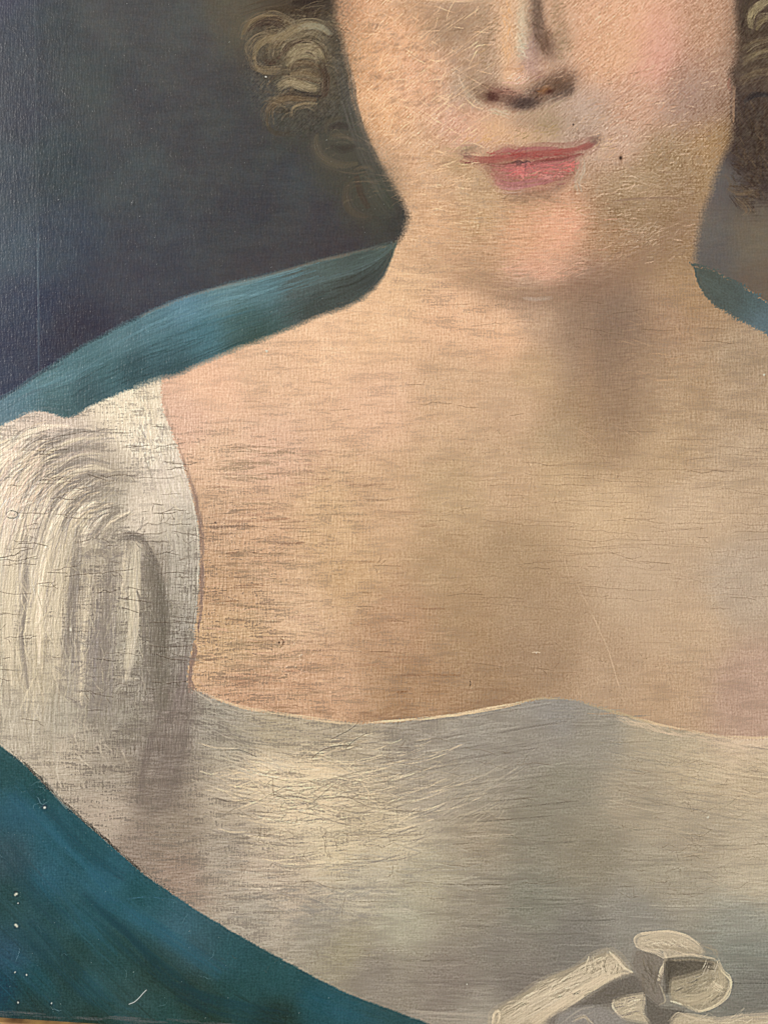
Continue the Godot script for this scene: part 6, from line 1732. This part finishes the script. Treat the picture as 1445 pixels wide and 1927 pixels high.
func part_at(x: float, y: float, shapes: Array) -> int:
	var cx := clampi(int(x) + CO, 0, 2699)
	var cy := clampi(int(y) + 1000, 0, 3099)
	if y > 1100.0 and y > c_lw[cx]:
		return 11
	var p := Vector2(x, y)
	if y > 1300.0 or (y > 690.0 and x > 340.0 and y > c_nk[cx]):
		if y > 1740.0 and x > 900.0 and Geometry2D.is_point_in_polygon(p, shapes[5]):
			return 8
		if x < 345.0 and y < 1420.0:
			return 7
		return 6
	if x < 748.0 and y > 440.0 and y > c_st[cx] and y < c_sb[cx]:
		return 9
	if x > 1302.0 and y > 490.0 and y > c_rt[cx] and y < c_rb[cx]:
		return 10
	if y > 690.0 and x < c_sl[cy] and y > c_sb[cx]:
		return 7
	if y > 690.0 and x > c_s2[cy] and y > c_rb[cx]:
		return 12
	if y < 430.0 and y > -600.0:
		if Geometry2D.is_point_in_polygon(p, shapes[3]):
			return 4
		if Geometry2D.is_point_in_polygon(p, shapes[4]):
			return 5
		if Geometry2D.is_point_in_polygon(p, shapes[0]):
			return 2
		if Geometry2D.is_point_in_polygon(p, shapes[1]):
			return 3
		if Geometry2D.is_point_in_polygon(p, shapes[2]):
			return 13
	if y < 462.0:
		return 1 if y > -430.0 and x > c_fl[cy] and x < c_fr[cy] else 0
	if x < 747.0:
		return 1 if y > c_sb[cx] else 0
	if x > 1308.0:
		return 1 if y > c_rb[cx] else 0
	return 1


class Sheet:
	var v := PackedVector3Array()
	var n := PackedVector3Array()
	var t := PackedVector2Array()
	var i := PackedInt32Array()
	var seen := {}


func lay_grid(x0: float, y0: float, step: float, nx: int, ny: int, ux: float, uy: float, uw: float, uh: float, sheets: Array, shapes: Array, hole: bool) -> void:
	for j in ny:
		for k in nx:
			var x := x0 + k * step
			var y := y0 + j * step
			if hole and x > MX - 1.0 and x < MX + MW - step + 3.0 and y > MY - 1.0 and y < MY + MH - step + 3.0:
				continue
			for half in 2:
				var c := Vector2(0.33, 0.33) if half == 0 else Vector2(0.67, 0.67)
				var s: Sheet = sheets[part_at(x + c.x * step, y + c.y * step, shapes)]
				for q in ([0, 1, 2] if half == 0 else [1, 3, 2]):
					var gi: int = k + (q & 1)
					var gj: int = j + (q >> 1)
					var key := gj * (nx + 1) + gi
					var at: int = s.seen.get(key, -1)
					if at < 0:
						at = s.v.size()
						s.seen[key] = at
						var px := x0 + gi * step
						var py := y0 + gj * step
						var e := put(px, py)
						var z := slack(px, py)
						var sx := (slack(px + 4.0, py) - z) / (4.0 * PX)
						var sy := (slack(px, py - 4.0) - z) / (4.0 * PX)
						var tilt := Vector2(-sx, -sy).rotated(ROLL)
						s.v.append(Vector3(e.x, e.y, z))
						s.n.append(Vector3(tilt.x, tilt.y, 1.0).normalized())
						s.t.append(Vector2((px - ux) / uw, (py - uy) / uh))
					s.i.append(at)


func build_painting(inner: StandardMaterial3D, outer: StandardMaterial3D) -> void:
	var shapes := [pv(LEFT_HAIR), pv(RIGHT_HAIR), pv(CROWN), pv(LIPS), pv(NOSE), pv(BOW)]
	var fine := []
	var coarse := []
	for k in PARTS.size():
		fine.append(Sheet.new())
		coarse.append(Sheet.new())
	lay_grid(MX, MY, 4.0, 439, 511, MX, MY, MW, MH, fine, shapes, false)
	lay_grid(MX - 10 * 17.0, MY - 53 * 17.0, 17.0, 145, 174, OX, OY, OW / OSC, OH / OSC, coarse, shapes, false)
	var root := Node3D.new()
	root.name = "oil_painting"
	root.set_meta("label", "old cracked oil portrait of a woman in white dress and blue shawl")
	root.set_meta("category", "painting")
	add_child(root)
	painting = root
	var made := []
	for k in PARTS.size():
		var mesh := ArrayMesh.new()
		for pair in [[fine[k], inner, 0.0], [coarse[k], outer, -0.00006]]:
			var s: Sheet = pair[0]
			if s.v.is_empty():
				continue
			if pair[2] != 0.0:
				for q in s.v.size():
					s.v[q].z += pair[2]
			var a := []
			a.resize(Mesh.ARRAY_MAX)
			a[Mesh.ARRAY_VERTEX] = s.v
			a[Mesh.ARRAY_NORMAL] = s.n
			a[Mesh.ARRAY_TEX_UV] = s.t
			a[Mesh.ARRAY_INDEX] = s.i
			mesh.add_surface_from_arrays(Mesh.PRIMITIVE_TRIANGLES, a)
			mesh.surface_set_material(mesh.get_surface_count() - 1, pair[1])
		var o := MeshInstance3D.new()
		o.name = PARTS[k]
		o.set_meta("label", NOTES[k])
		o.mesh = mesh
		made.append(o)
	for k in [0, 1, 6, 9, 10, 11]:
		root.add_child(made[k], true)
	for k in [2, 3, 13, 4, 5]:
		made[1].add_child(made[k], true)
	for k in [7, 12, 8]:
		made[6].add_child(made[k], true)

var painting: Node3D


func rail(length: float, m: StandardMaterial3D) -> MeshInstance3D:
	# one mitred length of moulding: its inner foot lies on the canvas at the origin and it widens downwards
	var prof := [[0.0, -0.0006], [0.0006, 0.0018], [0.0022, 0.0032], [0.0048, 0.0034], [0.0062, 0.0022], [0.0075, 0.0030], [0.016, 0.0075], [0.026, 0.0135], [0.032, 0.0165], [0.040, 0.0175], [0.047, 0.0155], [0.052, 0.0095], [0.054, -0.012], [0.0, -0.012]]
	var st := SurfaceTool.new()
	st.begin(Mesh.PRIMITIVE_TRIANGLES)
	for k in prof.size():
		var a: Array = prof[k]
		var b: Array = prof[(k + 1) % prof.size()]
		var n := 24
		for s in n:
			var pts := []
			for e in [[a, s], [b, s], [a, s + 1], [b, s + 1]]:
				var half: float = length * 0.5 + e[0][0]
				var f := float(e[1]) / n * 2.0 - 1.0
				pts.append(Vector3(f * half, -e[0][0], e[0][1]))
			st.set_smooth_group(-1)
			for q in [0, 2, 1, 1, 2, 3]:
				st.set_uv(Vector2(pts[q].x * 12.0, pts[q].y * 12.0))
				st.add_vertex(pts[q])
	st.generate_normals()
	var o := MeshInstance3D.new()
	o.mesh = st.commit()
	o.material_override = m
	return o


func build_frame() -> void:
	var m := StandardMaterial3D.new()
	m.resource_name = "worn_gilding"
	var n := FastNoiseLite.new()
	n.seed = 5
	n.frequency = 0.03
	n.fractal_octaves = 4
	var tex := NoiseTexture2D.new()
	tex.width = 256
	tex.height = 256
	tex.seamless = true
	tex.noise = n
	var ramp := Gradient.new()
	ramp.offsets = PackedFloat32Array([0.0, 0.4, 0.55, 1.0])
	ramp.colors = PackedColorArray([Color(0.34, 0.22, 0.13), Color(0.56, 0.42, 0.27), Color(0.66, 0.51, 0.33), Color(0.80, 0.64, 0.38)])
	tex.color_ramp = ramp
	m.albedo_texture = tex
	m.uv1_triplanar = true
	m.uv1_scale = Vector3(9, 9, 9)
	m.metallic = 0.25
	m.roughness = 0.5
	# corners of the sight edge in the canvas's own axes
	var foot := put(0.0, 1915.0)
	var x0 := put(-190.0, 960.0).x
	var x1 := put(2120.0, 960.0).x
	var y0 := foot.y
	var y1 := put(960.0, -900.0).y
	var w := x1 - x0
	var h := y1 - y0
	var mid := Vector3((x0 + x1) * 0.5, (y0 + y1) * 0.5, 0.0)
	for k in 4:
		var o := rail(w if k % 2 == 0 else h, m)
		o.name = "frame_rail"
		painting.add_child(o, true)
		o.rotation.z = k * PI / 2
		o.position = mid + Vector3(0, -h * 0.5 if k % 2 == 0 else -w * 0.5, 0).rotated(Vector3(0, 0, 1), k * PI / 2)
	# wooden panel that backs the canvas
	var back := MeshInstance3D.new()
	back.name = "backing_board"
	var bm := BoxMesh.new()
	bm.size = Vector3(w + 0.03, h + 0.03, 0.006)
	back.mesh = bm
	var wood := StandardMaterial3D.new()
	wood.resource_name = "old_deal"
	wood.albedo_color = Color(0.36, 0.27, 0.19)
	wood.roughness = 0.85
	back.material_override = wood
	back.position = mid + Vector3(0, 0, -0.0082)
	painting.add_child(back, true)


func build_fibre() -> void:
	# a stray white thread that clings to the varnish
	var pts := smooth_path(PackedVector2Array([Vector2(243, 1889.5), Vector2(254, 1885), Vector2(263, 1877), Vector2(270, 1869), Vector2(277, 1862)]))
	var st := SurfaceTool.new()
	st.begin(Mesh.PRIMITIVE_TRIANGLES)
	var r := 0.00016
	var at := put(243, 1889.5)
	var base := Vector3(at.x, at.y, slack(243, 1889.5))
	for i in pts.size() - 1:
		for s in 6:
			var q := []
			for e in [[i, s], [i, s + 1], [i + 1, s], [i + 1, s + 1]]:
				var c := pts[e[0]]
				var d := (pts[mini(e[0] + 1, pts.size() - 1)] - pts[maxi(e[0] - 1, 0)]).normalized()
				var p := put(c.x, c.y)
				var side := Vector2(-d.y, d.x) * Vector2(1, -1)
				side = side.rotated(ROLL)
				var an: float = TAU * e[1] / 6.0
				var rr := r * (0.5 if e[0] == 0 or e[0] == pts.size() - 1 else 1.0)
				q.append(Vector3(p.x + side.x * cos(an) * rr, p.y + side.y * cos(an) * rr, slack(c.x, c.y) + r * 0.9 + sin(an) * rr) - base)
			for v in [0, 1, 2, 1, 3, 2]:
				st.add_vertex(q[v])
	st.generate_normals()
	var o := MeshInstance3D.new()
	o.name = "loose_thread"
	o.mesh = st.commit()
	var m := StandardMaterial3D.new()
	m.resource_name = "white_lint"
	m.albedo_color = Color(0.80, 0.83, 0.82)
	m.roughness = 0.9
	o.material_override = m
	o.position = base
	o.set_meta("label", "short bent white thread stuck to the blue shawl above the frame")
	o.set_meta("category", "thread")
	add_child(o)


func smooth_path(p: PackedVector2Array) -> PackedVector2Array:
	var out := PackedVector2Array()
	for k in p.size() - 1:
		for i in 4:
			out.append(p[k].cubic_interpolate(p[k + 1], p[maxi(k - 1, 0)], p[mini(k + 2, p.size() - 1)], i / 4.0))
	out.append(p[p.size() - 1])
	return out
